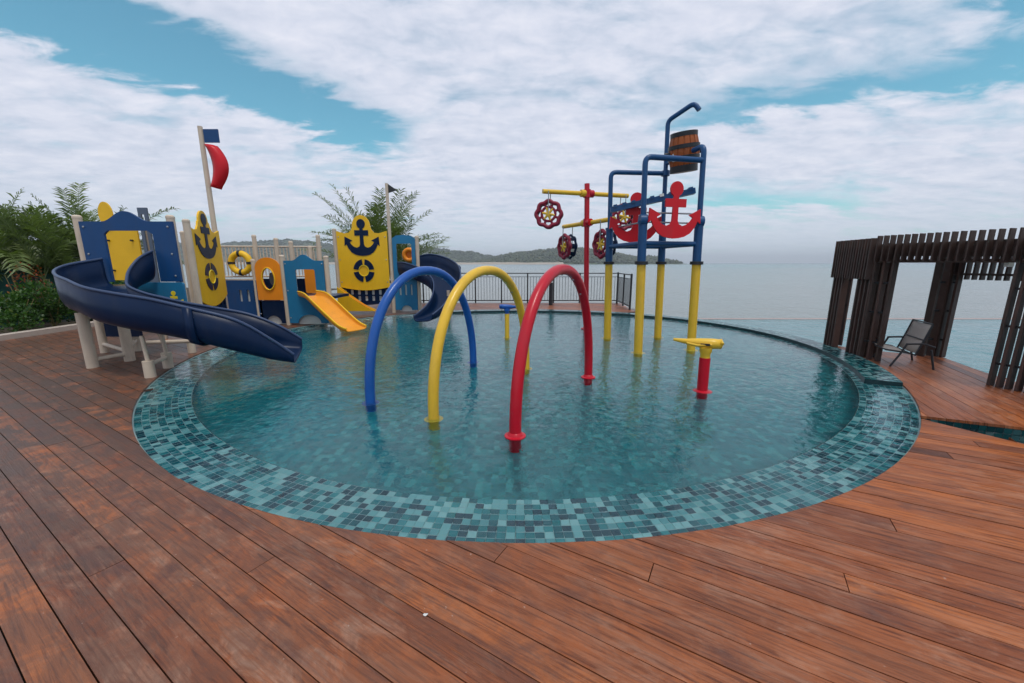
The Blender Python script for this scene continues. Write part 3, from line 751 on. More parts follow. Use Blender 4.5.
for (p, q) in ARMS:
    p, q = Vector(p), Vector(q)
    MB().tube([p, q], .052, 14).build('arm', 'tube_yellow', wt, smooth=40)
    d = (q - p).normalized(); jn = PX(p.z)
    for s_ in (-1, 1):
        MB().cyl(jn + d * s_ * .05, jn + d * s_ * .16, .085, n=16).build('clamp', 'tube_yellow' if s_ < 0 else 'tube_red', wt, smooth=40)
    MB().cyl(jn + Vector((0, 0, -.09)), jn + Vector((0, 0, .09)), .088, n=16).build('hub_socket', 'tube_red', wt, smooth=40)
wheel((.86, 9.47, 2.70), (.25, 1, 0), 3.20, .92)
wheel((2.70, 10.01, 2.70), (-.18, 1, 0), 3.20, .92)
wheel((1.45, 10.55, 2.02), (.96, .42, 0), 2.54, .92)
wheel((2.10, 9.12, 2.02), (.93, .40, 0), 2.54, .92)

# ---------------------------------------------------------------- water cannons
wc = thing('water_cannon', 'red post with a yellow swivel nozzle near the right of the pool', 'water cannon', (2.47, 4.86, -.357))
gx, gy = 2.47, 4.86
MB().cyl((gx, gy, -.357), (gx - .01, gy, .42), .066, n=18).build('post', 'tube_red', wc, smooth=40)
MB().lathe([(.12, 0), (.12, .012), (.09, .02), (.072, .03)], (gx, gy, WZ - .015), 20).build('base_flange', 'tube_red', wc, smooth=40)
MB().lathe([(.06, .42), (.06, .47), (.075, .50), (.075, .545), (.05, .56)], (gx - .01, gy, 0), 18).build('swivel', 'tube_yellow', wc, smooth=40)
nz = MB().tube([(gx + .17, gy - .05, .60), (gx + .155, gy - .045, .60), (gx + .05, gy - .01, .60), (gx - .08, gy + .04, .602), (gx - .22, gy + .10, .61), (gx - .36, gy + .17, .622)], [.035, .062, .068, .06, .036, .018], 14).build('nozzle', 'tube_yellow', wc, smooth=60)
MB().tube([(gx + .02, gy - .08, .60), (gx - .14, gy - .05, .585), (gx - .24, gy + .04, .60)], .015, 8).build('trigger_guard', 'tube_yellow', nz, smooth=50)
MB().tube([(gx + .13, gy - .13, .62), (gx + .15, gy - .04, .655), (gx + .17, gy + .07, .62)], .016, 8).build('handle', 'tube_yellow', nz, smooth=50)
MB().plate([rrect(-.055, .055, -.014, .014, .008)], (gx - .05, gy - .045, .60), radians(-18), .006, .035).build('decal', 'dark', nz)
wc = thing('water_cannon', 'small yellow post with a blue nozzle seen through the yellow arch', 'water cannon', (-.11, 8.62, -.357))
gx, gy = -.11, 8.62
MB().cyl((gx, gy, -.357), (gx, gy, .50), .05, n=16).build('post', 'tube_yellow', wc, smooth=40)
MB().lathe([(.10, 0), (.10, .012), (.07, .03), (.055, .05)], (gx, gy, WZ - .06), 18).build('base_flange', 'tube_yellow', wc, smooth=40)
MB().lathe([(.045, .50), (.045, .55), (.065, .565), (.065, .61), (.03, .62)], (gx, gy, 0), 16).build('swivel', 'tube_blue', wc, smooth=40)
nz = MB().tube([(gx - .17, gy - .02, .66), (gx - .15, gy - .02, .66), (gx - .03, gy, .655), (gx + .08, gy + .02, .65), (gx + .20, gy + .06, .645)], [.03, .05, .055, .045, .025], 12).build('nozzle', 'tube_blue', wc, smooth=60)
MB().tube([(gx - .13, gy - .10, .67), (gx - .15, gy - .02, .70), (gx - .15, gy + .07, .67)], .014, 8).build('handle', 'tube_blue', nz, smooth=50)

# ---------------------------------------------------------------- play ship
ship = thing('play_ship', 'pirate-ship playground with slides, anchor sails and blue wall panels along the pool', 'playground', (-6, 9, 0))
def post(x, y, h, r=.062, name='post', cap=True, z0=0):
    p = MB().cyl((x, y, z0), (x, y, h), r, n=16).build(name, 'post', ship, smooth=40)
    if cap: MB().lathe([(r * 1.06, h - .02), (r * 1.06, h + .015), (r * .7, h + .04)], (x, y, 0), 16).build('cap', 'post', p, smooth=40)
    return p
def part(name, mat, loops, o, ang, t=.03, front=0.0, parent=None):
    return MB().plate(loops, o, ang, t, front).build(name, mat, parent or ship)
# --- slide tower
for x, y, h in ((-7.42, 6.97, 2.36), (-5.83, 6.97, 2.36), (-7.50, 8.30, 2.30), (-6.72, 8.30, 2.2)): post(x, y, h)
for x, y in ((-6.54, 5.92), (-6.38, 6.36), (-6.95, 7.12)): post(x, y, .86, .072, 'slide_post', False)
MB().box((-6.80, 7.24, 1.17), (1.20, .54, .07)).build('platform', 'navy', ship)
for (a, c) in (((-7.42, 6.97, 1.05), (-5.83, 6.97, 1.05)), ((-7.42, 6.97, 1.05), (-7.50, 8.30, 1.05)), ((-6.54, 5.92, .12), (-6.38, 6.36, .12)), ((-6.54, 5.92, .74), (-7.42, 6.97, .74)), ((-6.38, 6.36, .16), (-7.42, 6.97, .16)), ((-6.95, 7.12, .2), (-6.38, 6.36, .2)), ((-6.3, 6.6, .26), (-5.1, 6.35, .34))):
    MB().tube([a, c], .034, 10).build('brace', 'post', ship, smooth=50)
x0, x1 = -7.34, -5.76
hump = [(x1, 1.28), (x1, 2.29)] + [(-6.55 + .40 * t, 2.29 + .17 * (cos(pi * t) * .5 + .5)) for t in [1 - i / 8 for i in range(17)]] + [(x0, 2.29), (x0, 1.28)]
open_ = [(-6.95, 1.28), (-6.95, 2.08), (-6.88, 2.14), (-6.20, 2.14), (-6.12, 2.08), (-6.12, 1.28)]
part('portal_panel', 'blue', [hump + open_], (0, 6.90, 0), 0, .04)
part('side_panel', 'teal_blue', [rrect(-6.62, -5.74, .46, 1.27, .04)], (0, 6.90, 0), 0, .04)  # lighter blue than the portal panel: light on it put into the colour
lp = part('lower_panel', 'navy', [rect(-7.30, -6.66, .30, 1.0)], (0, 6.93, 0), 0, .03)
part('anchor_emblem', 'lime', [anchor(.30, -5.93, .82)], (0, 6.90, 0), 0, .008, .0095)
part('back_panel', 'yellow', [rrect(-8.34, -7.62, 1.25, 2.36, .08)], (0, 8.25, 0), 0, .03)
ov = part('crest_panel', 'yellow', [circ(-8.16, 2.56, .14, 24, .24)], (0, 8.21, 0), 0, .03)
for zz_ in (2.05, 1.45):
    for xx in (-8.22, -7.74): MB().cyl((xx, 8.262 - .012, zz_), (xx, 8.20, zz_), .018, n=8).build('bolt', 'dark', ship)
part('slotted_board', 'grey', [rect(-7.46, -7.27, 1.2, 2.68), rect(-7.40, -7.34, 1.8, 2.55)], (0, 8.16, 0), 0, .03)
def bolts(pts, y):
    for (x, z) in pts: MB().lathe([(.018, 0), (.018, .006), (.010, .012)], (x, y, z), 8, Matrix.Rotation(pi / 2, 3, 'X')).build('bolt', 'steel', ship)
bolts([(-7.27, 2.2), (-7.27, 1.75), (-7.27, 1.38), (-5.84, 2.2), (-5.84, 1.75), (-5.84, 1.38)], 6.899)
bolts([(-5.76, 1.58), (-5.76, .9), (-5.76, .2), (-4.83, 1.58), (-4.83, .9), (-4.83, .2)], 10.139)
bolts([(-5.44, 2.4), (-5.44, 1.7), (-5.44, 1.0), (-3.98, 2.4), (-3.98, 1.7), (-3.98, 1.0)], 12.679)
bolts([(-7.55, 1.08), (-7.55, .3), (-6.55, 1.08), (-6.55, .3)], 10.179)
# --- the big curved slide
STN = [(-7.02, 6.86, 1.67, -6.14, 6.86, 1.80, .50), (-7.10, 6.42, 1.58, -6.16, 6.62, 1.68, .50), (-6.88, 6.00, 1.50, -6.16, 6.42, 1.50, .50), (-6.50, 5.66, 1.43, -6.04, 6.22, 1.36, .50),
       (-6.12, 5.45, 1.37, -5.90, 6.08, 1.25, .47), (-5.72, 5.28, 1.28, -5.56, 5.97, 1.15, .47), (-5.30, 5.22, 1.21, -5.22, 5.92, 1.08, .48), (-4.82, 5.22, 1.13, -4.92, 5.92, 1.01, .48),
       (-4.44, 5.28, 1.02, -4.60, 5.97, .94, .48), (-3.90, 5.46, .82, -4.12, 6.08, .82, .50), (-3.56, 5.64, .52, -3.72, 6.18, .62, .36), (-3.32, 5.80, .24, -3.44, 6.30, .38, .16)]
def slide(name, stn, mat, rimmat, parent, k=5, flanges=(), flat=.55):
    st = spline(stn, k); NP = 15; out = MB(); vs = []
    def sec(s_, off=0.0):
        Nn, F, d = Vector(s_[:3]), Vector(s_[3:6]), s_[6]; l = (F - Nn); ln = l.normalized(); o = []
        for i in range(NP):
            ph = pi * i / (NP - 1); c = cos(ph); q = .5 - .5 * (abs(c) ** flat) * (1 if c > 0 else -1); dr = sin(ph) ** flat
            p = Nn + l * q + Vector((0, 0, -(d + off) * dr))
            if off: p += ln * (off * (-1 if q < .5 else 1) * abs(2 * q - 1))
            o.append(p)
        return o
    for s_ in st: vs += sec(s_)
    n = len(st)
    out.add(vs, [(i * NP + j, i * NP + j + 1, (i + 1) * NP + j + 1, (i + 1) * NP + j) for i in range(n - 1) for j in range(NP - 1)])
    ob = out.build(name, mat, parent, smooth=60)
    md = ob.modifiers.new('thick', 'SOLIDIFY'); md.thickness = .022; md.offset = 0
    for a in (0, 3):
        MB().tube([Vector(s_[a:a + 3]) for s_ in st], .021, 8).build('rim', rimmat, ob, smooth=60)
    for fi in flanges:
        i = int(fi * k); v2 = []
        for jj in (i, i + 1): v2 += sec(st[min(jj, n - 1)], .035)
        fb = MB().add(v2, [(j, j + 1, NP + j + 1, NP + j) for j in range(NP - 1)]).build('joint_flange', mat, ob, smooth=60)
        md = fb.modifiers.new('thick', 'SOLIDIFY'); md.thickness = .03; md.offset = 0
    return ob
M['rim_navy'] = plain('worn_rim', (.04, .065, .13), .35, .2, 5, .04, spec=.2)
slide('spiral_slide', STN, 'navy', 'rim_navy', ship, 5, (8.0,), .38)
for x, y, h in ((-5.17, 5.40, .60), (-5.36, 5.92, .62)):
    s_ = MB().cyl((x, y, 0), (x, y, .24), .066, n=16).build('slide_foot', 'post', ship, smooth=40)
    MB().cyl((x, y, .24), (x - .02, y, h), .026, n=10).build('riser', 'post', s_, smooth=40)
MB().tube([(-5.17, 5.40, .17), (-5.36, 5.92, .17)], .03, 10).build('brace', 'post', ship, smooth=50)
MB().tube([(-5.9, 6.5, .26), (-5.85, 6.3, .75)], .022, 8).build('brace', 'post', ship, smooth=50)
# --- anchor sails
def sail(o, ang, w, z0, hump_h, fullnet=True, net_z=.28, bulge=-.06, H=1.72, hw=.18):
    """yellow sail board with blue anchor and life ring; x runs 0..w along ang"""
    zt = z0 + H; c = w / 2; k = H / 1.72
    top = [(w, zt + .02), (w * .93, zt - .01), (w * .84, zt - .05), (w * .75, zt - .03), (w * .70, zt + .06), (w * .68, zt + .14)]
    top += [(c + (hw * w) * cos(a), zt + .16 + hump_h * sin(a)) for a in [pi * i / 10 for i in range(11)]]
    top += [(w * .32, zt + .14), (w * .30, zt + .06), (w * .25, zt - .03), (w * .16, zt - .05), (w * .07, zt - .01), (0, zt + .02)]
    bot = [(w * i / 12, z0 + bulge * sin(pi * i / 12) * 2) for i in range(13)]
    sl_ = part('sail', 'yellow', [bot + top], o, ang, .035)
    part('anchor_emblem', 'navy', [anchor(1.12 * k, c, z0 + .98 * k, w / 1.72 / k)], o, ang, .010, .013, sl_)
    for q in range(4):
        a0 = q * pi / 2 + .14
        part('ring_segment', 'navy', [ringseg(c, z0 + .52 * k, .17 * k, .36 * k, a0, a0 + pi / 2 - .28, 8, w / 1.72 / k)], o, ang, .010, .013, sl_)
    MB().tube([Vector((o[0] + cos(ang) * (c + .17 * cos(a) * w / 1.72), o[1] + sin(ang) * (c + .17 * cos(a) * w / 1.72), z0 + .52 * k + .17 * k * sin(a))) + Vector((sin(ang), -cos(ang), 0)) * .012 for a in [2 * pi * i / 24 for i in range(24)]], .012, 6, closed=True).build('ring_edge', 'lime', sl_, smooth=60)
    if fullnet:
        holes = []
        for r_ in range(2):
            for i in range(7):
                xx = w * (i + .5 + .0) / 7; zt_ = z0 - .16 - r_ * .20; holes.append(rrect(xx - .045, xx + .045, zt_ - .085, zt_ + .075, .02, 2))
        nb = [(w * i / 10, net_z + .14 * (1 - sin(pi * i / 10))) for i in range(11)] + [(w, z0 - .01), (w * .75, z0 - .06 + 0), (w * .5, z0 - .08), (w * .25, z0 - .06), (0, z0 - .01)]
        part('net_panel', 'navy', [nb] + holes, o, ang, .03, -.05)
        part('net_back', 'white', [rect(.05, w - .05, net_z + .10, z0 + .05)], o, ang, .01, -.095)
    return sl_
A1 = atan2(9.55 - 8.03, -6.90 + 6.40)
sail((-6.40, 8.03, 0), A1, hypot(.50, 1.52), .86, .22, True, .35, -.10, 1.46, .15)
post(-6.37, 7.97, 2.40)
# flag mast
MB().cyl((-7.04, 9.62, 0), (-7.04, 9.62, 4.62), .062, .05, 16).build('mast', 'post', ship, smooth=40)
part('pennant', 'blue', [rect(.07, .40, 4.28, 4.56)], (-7.04, 9.60, 0), 0, .03)
fl_ = MB(); vs = []
for i in range(13):                                     # curved red flag, bowed away from the mast
    t = i / 12; z = 4.25 - .92 * t; xl = .07 + .13 * sin(pi * t) ** .8; xr = .24 + .27 * sin(pi * (t * .92 + .08)) ** .9
    if i == 12: xr = .27
    for j in range(5):
        s_ = j / 4; vs.append((-7.04 + xl + (xr - xl) * s_, 9.60 - .10 * sin(pi * s_) + .05 * s_, z - .05 * s_))
fl_.add(vs, [(i * 5 + j, i * 5 + j + 1, i * 5 + j + 6, i * 5 + j + 5) for i in range(12) for j in range(4)])
ob = fl_.build('flag', 'red', ship, smooth=60); md = ob.modifiers.new('thick', 'SOLIDIFY'); md.thickness = .02
# --- low hull wall with three slots
def slots(xs, z0, z1, w=.045): return [rrect(x - w, x + w, z0, z1, .015, 2) for x in xs]
hw = part('hull_panel', 'blue', [rect(-7.62, -6.50, .12, 1.16)] + slots((-7.02, -6.82, -6.64), .62, .92, .035), (0, 10.18, 0), 0, .035)
part('slot_backing', 'white', [rect(-7.12, -6.55, .58, .96)], (0, 10.18, 0), 0, .01, -.05)
part('hull_cap', 'post', [rect(-7.62, -6.50, 1.165, 1.20)], (0, 10.20, 0), 0, .06)
# --- rail of turned balusters behind, with a life ring
BK = [(-8.6, 11.3), (-5.55, 11.74)]
for z in (1.22, 2.06): MB().tube([(*BK[0], z), (*BK[1], z)], .024, 8).build('fence_rail', 'post', ship, smooth=50)
nbal = 34
bm_ = None
for i in range(nbal):
    t = (i + .5) / nbal; x = BK[0][0] + (BK[1][0] - BK[0][0]) * t; y = BK[0][1] + (BK[1][1] - BK[0][1]) * t
    if bm_ is None:
        bm_ = MB().tube([(x, y, 1.23), (x, y, 1.4), (x, y, 1.65), (x, y, 1.9), (x, y, 2.05)], [.014, .016, .022, .016, .014], 8).build('baluster', 'post', ship, smooth=50); b0 = Vector((x, y, 0))
    else:
        o = bm_.copy(); COL.objects.link(o); o.parent = ship; o.location = Vector((x, y, 0)) - b0
for x, y, h in ((-7.30, 11.45, 2.34), (-6.75, 11.55, 2.26), (-6.36, 11.6, 2.18), (-5.86, 11.68, 2.05), (-5.62, 11.72, 2.36), (-8.6, 11.3, 2.3)): post(x, y, h, .058)
part('back_hull', 'navy', [rect(0, 2.9, .05, 1.15)], (-8.5, 11.42, 0), atan2(.6, 4.2), .03)
lr = MB()
lr.tube([(-7.60 + .26 * cos(a), 11.20, 1.60 + .26 * sin(a)) for a in [2 * pi * i / 32 for i in range(32)]], .085, 10, closed=True)
lo = lr.build('life_ring', 'yellow', ship, smooth=60)
for q in range(4):
    a = q * pi / 2; MB().tube([(-7.60 + .26 * cos(a + d_), 11.20, 1.60 + .26 * sin(a + d_)) for d_ in (-.13, 0, .13)], .092, 10).build('ring_band', 'dark', lo, smooth=60)
# --- orange porthole panel, doorway, orange slide
post(-6.62, 10.22, 1.66, .05); post(-5.86, 10.20, 1.76, .062); post(-4.74, 10.20, 1.74, .062)
arc = [(-6.235 + .325 * cos(a), 1.46 + .28 * sin(a)) for a in [pi * i / 14 for i in range(15)]]
op = part('porthole_panel', 'orange', [[(-6.56, .66), (-5.91, .66)] + arc] + [circ(-6.235, 1.20, .155, 28, .27)], (0, 10.16, 0), 0, .035)
MB().tube([(-6.235 + .165 * cos(a), 10.145, 1.20 + .28 * sin(a)) for a in [2 * pi * i / 32 for i in range(32)]], .018, 8, closed=True).build('porthole_rim', 'yellow', op, smooth=60)
part('porthole_pane', 'grey', [circ(-6.235, 1.20, .07, 20, .16)], (0, 10.30, 0), 0, .02)
part('kick_panel', 'navy', [[(-6.56, .05), (-6.45, .05)] + [(-6.235 - .20 * cos(a), .05 + .20 * sin(a)) for a in [pi * i / 10 for i in range(11)]] + [(-6.02, .05), (-5.91, .05), (-5.91, .64), (-6.56, .64)]], (0, 10.18, 0), 0, .03)
part('kick_backing', 'white', [rect(-6.5, -5.95, .02, .3)], (0, 10.24, 0), 0, .02)
hd = [(-5.80, .06), (-5.60, .06)] + [(-5.28 - .30 * cos(a), .06 + .22 * sin(a)) for a in [pi * i / 12 for i in range(13)]] + [(-4.96, .06), (-4.79, .06), (-4.79, 1.66)]
hd += [(-5.29 + .30 * t, 1.66 + .15 * (cos(pi * t) * .5 + .5)) for t in [1 - i / 6 for i in range(13)]] + [(-5.80, 1.66)]
part('doorway_panel', 'teal_blue', [hd, rrect(-5.53, -5.03, .78, 1.44, .05)], (0, 10.14, 0), 0, .04)
part('door_arch_backing', 'white', [rect(-5.62, -4.94, .02, .32)], (0, 10.24, 0), 0, .02)
MB().box((-5.45, 10.85, .71), (1.5, 1.0, .07)).build('platform', 'navy', ship)
part('inner_panel', 'orange', [rrect(-5.85, -5.35, .76, 1.66, .05)], (0, 11.2, 0), 0, .03)
OS = [(-5.50, 10.12, .88, -5.04, 10.14, .90, .13), (-5.22, 9.90, .84, -4.78, 10.12, .85, .14), (-4.86, 9.62, .64, -4.48, 9.98, .66, .15), (-4.42, 9.30, .38, -4.08, 9.70, .40, .15), (-4.06, 9.04, .18, -3.74, 9.46, .20, .12), (-3.80, 8.88, .11, -3.50, 9.30, .12, .07)]
M['slide_yellow'] = plain('worn_yellow_slide', (.76, .30, .02), .4, .12, 4, .04, dirt=.3)
slide('small_slide', OS, 'slide_yellow', 'yellow', ship, 5, (), .45)
# --- main sail with mast, its net, ramp
post(-5.58, 12.74, 2.62, .062)
sail((-5.50, 12.68, 0), 0, 1.58, .84, .34, True, .26, -.05)
MB().cyl((-3.86, 12.78, 0), (-3.86, 12.78, 4.0), .058, .048, 16).build('mast', 'post', ship, smooth=40)
part('pennant', 'dark', [[(.05, 3.72), (.32, 3.80), (.05, 3.98)]], (-3.86, 12.76, 0), 0, .02)
part('ramp_side', 'yellow', [[(-5.52, .10), (-4.35, .10), (-4.75, .30), (-5.2, .62), (-5.5, .86)]], (0, 12.40, 0), 0, .03)
part('ramp_side', 'yellow', [[(-5.52, .10), (-4.35, .10), (-4.75, .30), (-5.2, .62), (-5.5, .86)]], (0, 12.60, 0), 0, .03)
rp = MB().add([(-5.5, 12.40, .80), (-5.5, 12.58, .80), (-4.4, 12.58, .09), (-4.4, 12.40, .09)], [(0, 1, 2, 3)]).build('ramp', 'orange', ship)
part('filler_panel', 'blue', [rect(-5.35 - .30, -5.60, .2, 1.1)], (0, 12.8, 0), 0, .03)
hd = [(-3.78, .10), (-3.62, .10)] + [(-3.42 - .17 * cos(a), .10 + .15 * sin(a)) for a in [pi * i / 10 for i in range(11)]] + [(-3.22, .10), (-3.06, .10), (-3.06, 2.36), (-3.18, 2.44), (-3.42, 2.47), (-3.66, 2.44), (-3.78, 2.36)]
part('window_panel', 'teal_blue', [hd, rrect(-3.66, -3.18, 1.56, 2.20, .05)] + slots((-3.60, -3.42, -3.24), .58, .92, .03), (0, 12.72, 0), 0, .04)
part('slot_backing', 'white', [rect(-3.70, -3.14, .52, .98)], (0, 12.72, 0), 0, .01, -.06)
part('arch_backing', 'white', [rect(-3.66, -3.2, .05, .3)], (0, 12.80, 0), 0, .02)
post(-3.00, 12.76, 2.40, .055)
MB().tube([(-3.38 + .17 * cos(a), 13.2, 1.86 + .17 * sin(a)) for a in [2 * pi * i / 24 for i in range(24)]], .07, 10, closed=True).build('life_ring', 'orange', ship, smooth=60)
part('back_panel', 'orange', [circ(-3.38, 1.86, .14, 20)], (0, 13.25, 0), 0, .02)
MB().box((-3.5, 13.2, 1.0), (1.1, .9, .07)).build('platform', 'navy', ship)
RS = [(-3.62, 12.62, 1.62, -3.1, 13.15, 1.8, 0.5), (-3.26, 12.3, 1.6, -2.65, 12.98, 1.88, 0.55), (-2.72, 12.02, 1.42, -2.07, 12.62, 1.76, 0.58), (-2.37, 11.72, 1.16, -1.63, 12.1, 1.52, 0.6), (-2.26, 11.4, 0.88, -1.5, 11.5, 1.18, 0.56), (-2.3, 11.05, 0.58, -1.62, 10.95, 0.82, 0.44), (-2.47, 10.72, 0.34, -1.85, 10.45, 0.48, 0.28), (-2.65, 10.48, 0.2, -2.07, 10.12, 0.28, 0.16)]
slide('curved_slide', RS, 'navy', 'rim_navy', ship, 5, (3.0,))
MB().cyl((-1.9, 11.75, -.35), (-1.9, 11.75, .8), .05, n=14).build('slide_post', 'post', ship, smooth=40)

# ---------------------------------------------------------------- railing by the sea
rl = thing('railing', 'dark metal baluster railing along the back of the deck by the sea', 'railing', (0, 15.8, 0))
RP = [(-4.6, 15.8), (4.22, 15.8), (4.10, 13.62)]
for p, q in zip(RP, RP[1:]):
    L = hypot(q[0] - p[0], q[1] - p[1])
    for z in (1.20, .12): MB().bar((*p, z), (*q, z), .05, .035).build('rail', 'dark', rl)
    MB().bar((*p, 1.06), (*q, 1.06), .02, .02).build('rail', 'dark', rl)
    n = int(L / .115); bal = None
    for i in range(1, n):
        t = i / n; x, y = p[0] + (q[0] - p[0]) * t, p[1] + (q[1] - p[1]) * t
        if i % 9 == 0: MB().box((x, y, .60), (.05, .05, 1.2 - .036)).build('post', 'dark', rl); continue
        if bal is None: bal = MB().box((x, y, .59), (.014, .014, .922)).build('baluster', 'dark', rl); b0 = Vector((x, y, 0))
        else:
            o = bal.copy(); COL.objects.link(o); o.parent = rl; o.location = Vector((x, y, 0)) - b0
for p in RP: MB().box((p[0], p[1], .62), (.06, .06, 1.24)).build('post', 'dark', rl)
MB().box((4.28, 13.75, -.12), (.30, .9, .2)).build('footing', 'stone', rl)
bo = thing('bollard_light', 'dark round bollard light on the deck in front of the railing', 'bollard', (1.50, 15.2, 0))
MB().cyl((1.50, 15.2, 0), (1.50, 15.2, .86), .075, n=16).build('body', 'dark', bo, smooth=40)
MB().lathe([(.06, .86), (.06, .93)], (1.50, 15.2, 0), 16).build('lens', 'white', bo, smooth=40)
MB().lathe([(.085, .93), (.085, .98), (.03, 1.0)], (1.50, 15.2, 0), 16).build('cap', 'dark', bo, smooth=40)

# ---------------------------------------------------------------- pergola
pg = thing('pergola', 'dark slatted timber pergola on the terrace beside the pool', 'pergola', (6.6, 6.2, 0))
C1, C2, C4 = Vector((6.22, 7.60, 0)), Vector((6.02, 6.60, 0)), Vector((6.40, 5.02, 0))
C5 = C4 + (C4 - C2).normalized() * .9
C3 = Vector((7.42, 6.72, 0)); C6 = C3 + (C4 - C2) * 1.02
TOPZ = 2.0
def slat(a, b_, w, d, mat='slat', name='slat', parent=None): return MB().bar(a, b_, w, d).build(name, mat, parent or pg)
def upright(p, z0, z1, w, d, u, mat='slat', name='slat'):
    """board on edge: w thick along u, d deep across it"""
    return MB().box((p.x, p.y, (z0 + z1) / 2), (w, d, z1 - z0), rz=atan2(u.y, u.x)).build(name, mat, pg)
def column(c, u, w, n=5, h=1.92, dep=.10):
    """row of upright boards along direction u with short ties"""
    u = Vector(u).normalized(); nrm = Vector((-u.y, u.x, 0))
    for i in range(n):
        p = c + u * (w * (i / (n - 1) - .5))
        z1 = h if i % 2 == 0 else h - .02
        s_ = MB().box((p.x, p.y, z1 / 2), (.032, dep, z1), rz=atan2(u.y, u.x)).build('slat', 'slat' if i % 2 == 0 else 'slat_red', pg)
    for z in (.30, .80, 1.28):
        MB().bar(c + u * (-w / 2) + Vector((0, 0, z)), c + u * (w / 2) + Vector((0, 0, z)), .022, .03).build('tie', 'dark', pg)
f1 = (C2 - C1).normalized(); f2 = (C4 - C2).normalized(); f3 = (C3 - C2).normalized()
column(C1 + f1 * .14, f1, .26, 4); column(C1 + f3 * .20, f3, .16, 2)
column(C2 - f1 * .16, f1, .30, 4); column(C2 + f2 * .14, f2, .26, 3, 1.90); column(C2 + f3 * .2, f3, .16, 2)
column(C4 + f2 * .16, f2, .34, 5, 1.90); column(C4 + f2 * .34 + f3 * .18, f3, .22, 3)
column(C3, f2, .24, 4, 1.88); column(C3 - f3 * .16, f3, .18, 2, 1.88)
column(C5 + f2 * .5, f2, .4, 4, 1.9); column(C6, f2, .3, 4, 1.88)
# frieze on the short side: close upright boards
n = 15
for i in range(n):
    p = C1.lerp(C2, (i + .5) / n); upright(p - f3 * .07, 1.33, TOPZ - .002 * (i % 2), .026, .12, f1, 'slat_red' if i % 3 == 0 else 'slat')
MB().bar(C1 + Vector((0, 0, 1.90)), C2 + Vector((0, 0, 1.90)), .05, .12).build('beam', 'slat', pg)
MB().bar(C1 + Vector((0, 0, 1.40)), C2 + Vector((0, 0, 1.40)), .05, .06).build('beam', 'slat', pg)
# long sides: beams with fins
e5 = C2 + f2 * 3.0; e6 = C3 + f2 * 3.0
for z, hh in ((1.80, .20), (1.63, .05)):
    MB().bar(C2 + Vector((0, 0, z)), e5 + Vector((0, 0, z)), .06, hh).build('beam', 'slat', pg)
MB().bar(C3 + Vector((0, 0, 1.80)) - f2 * .1, e6 + Vector((0, 0, 1.80)), .06, .20).build('beam', 'slat', pg)
MB().bar(C2 + Vector((0, 0, 1.80)), C3 + Vector((0, 0, 1.80)), .06, .16).build('beam', 'slat', pg)
nf = 32
for i in range(nf):
    p = C2 + f2 * (.06 + i * .092); q = C3 + f2 * (.06 + i * .092)
    upright(p - f3 * .085, 1.63, 2.03, .018, .10, f2, name='fin')
    slat(p + Vector((0, 0, 1.845)) + f3 * .035, q + Vector((0, 0, 1.845)) - f3 * .035, .026, .085, 'slat_red' if i % 2 else 'slat', 'roof_batten')
    if i < 24: upright(q + f3 * .085, 1.33, 1.90, .024, .10, f2, 'slat_red', 'fin')
MB().bar(C3 + Vector((0, 0, 1.42)), e6 + Vector((0, 0, 1.42)), .05, .035).build('beam', 'slat', pg)
MB().box((C4.x + f3.x * .05, C4.y + f3.y * .05 + .16, 1.60), (.07, .05, .10)).build('lamp_box', 'white', pg)

# ---------------------------------------------------------------- lounge chair
ch = thing('lounge_chair', 'low dark-framed lounge chair with taupe mesh under the pergola', 'chair', (6.34, 6.18, 0))
wv = Vector((-.25, -.54, 0)).normalized(); dv = Vector((.54, -.25, 0)).normalized(); c0 = Vector((6.145, 6.28, 0))
def cp(s_, w_, z): return c0 + dv * s_ + wv * (w_ * .33) + Vector((0, 0, z))
for w_ in (-1, 1):
    MB().tube([cp(-.04, w_, 0), cp(.05, w_, .20), cp(.11, w_, .37)], .014, 8).build('front_leg', 'dark', ch, smooth=50)
    MB().tube([cp(.47, w_, 0), cp(.40, w_, .30)], .014, 8).build('rear_leg', 'dark', ch, smooth=50)
    MB().tube(bend([cp(.10, w_, .37), cp(.30, w_, .39), cp(.44, w_, .34)], .014, rad=.05), .015, 8).build('armrest', 'dark', ch, smooth=50)
    MB().tube([cp(-.12, w_ * .92, .26), cp(.16, w_ * .92, .23), cp(.24, w_ * .92, .20), cp(.31, w_ * .92, .45), cp(.37, w_ * .92, .69)], .014, 8).build('side_rail', 'dark', ch, smooth=50)
def sheet(pts, name):
    b = MB(); vs = []
    for (s_, z) in pts:
        for j in range(5): vs.append(cp(s_, (j / 2 - 1) * .88, z - .012 * (1 - (j / 2 - 1) ** 2)))
    b.add(vs, [(i * 5 + j, i * 5 + j + 1, i * 5 + j + 6, i * 5 + j + 5) for i in range(len(pts) - 1) for j in range(4)])
    o = b.build(name, 'fabric', ch, smooth=60); md = o.modifiers.new('thick', 'SOLIDIFY'); md.thickness = .006
sheet([(-.12, .262), (.02, .25), (.16, .233), (.20, .218), (.235, .206)], 'seat'); sheet([(.25, .23), (.28, .345), (.31, .452), (.345, .59), (.368, .685)], 'backrest')
for s_, z in ((-.12, .26), (.24, .20), (.305, .44), (.37, .69)):
    MB().tube([cp(s_, -.92, z), cp(s_, .92, z)], .011, 8).build('cross_tube', 'dark', ch, smooth=50)

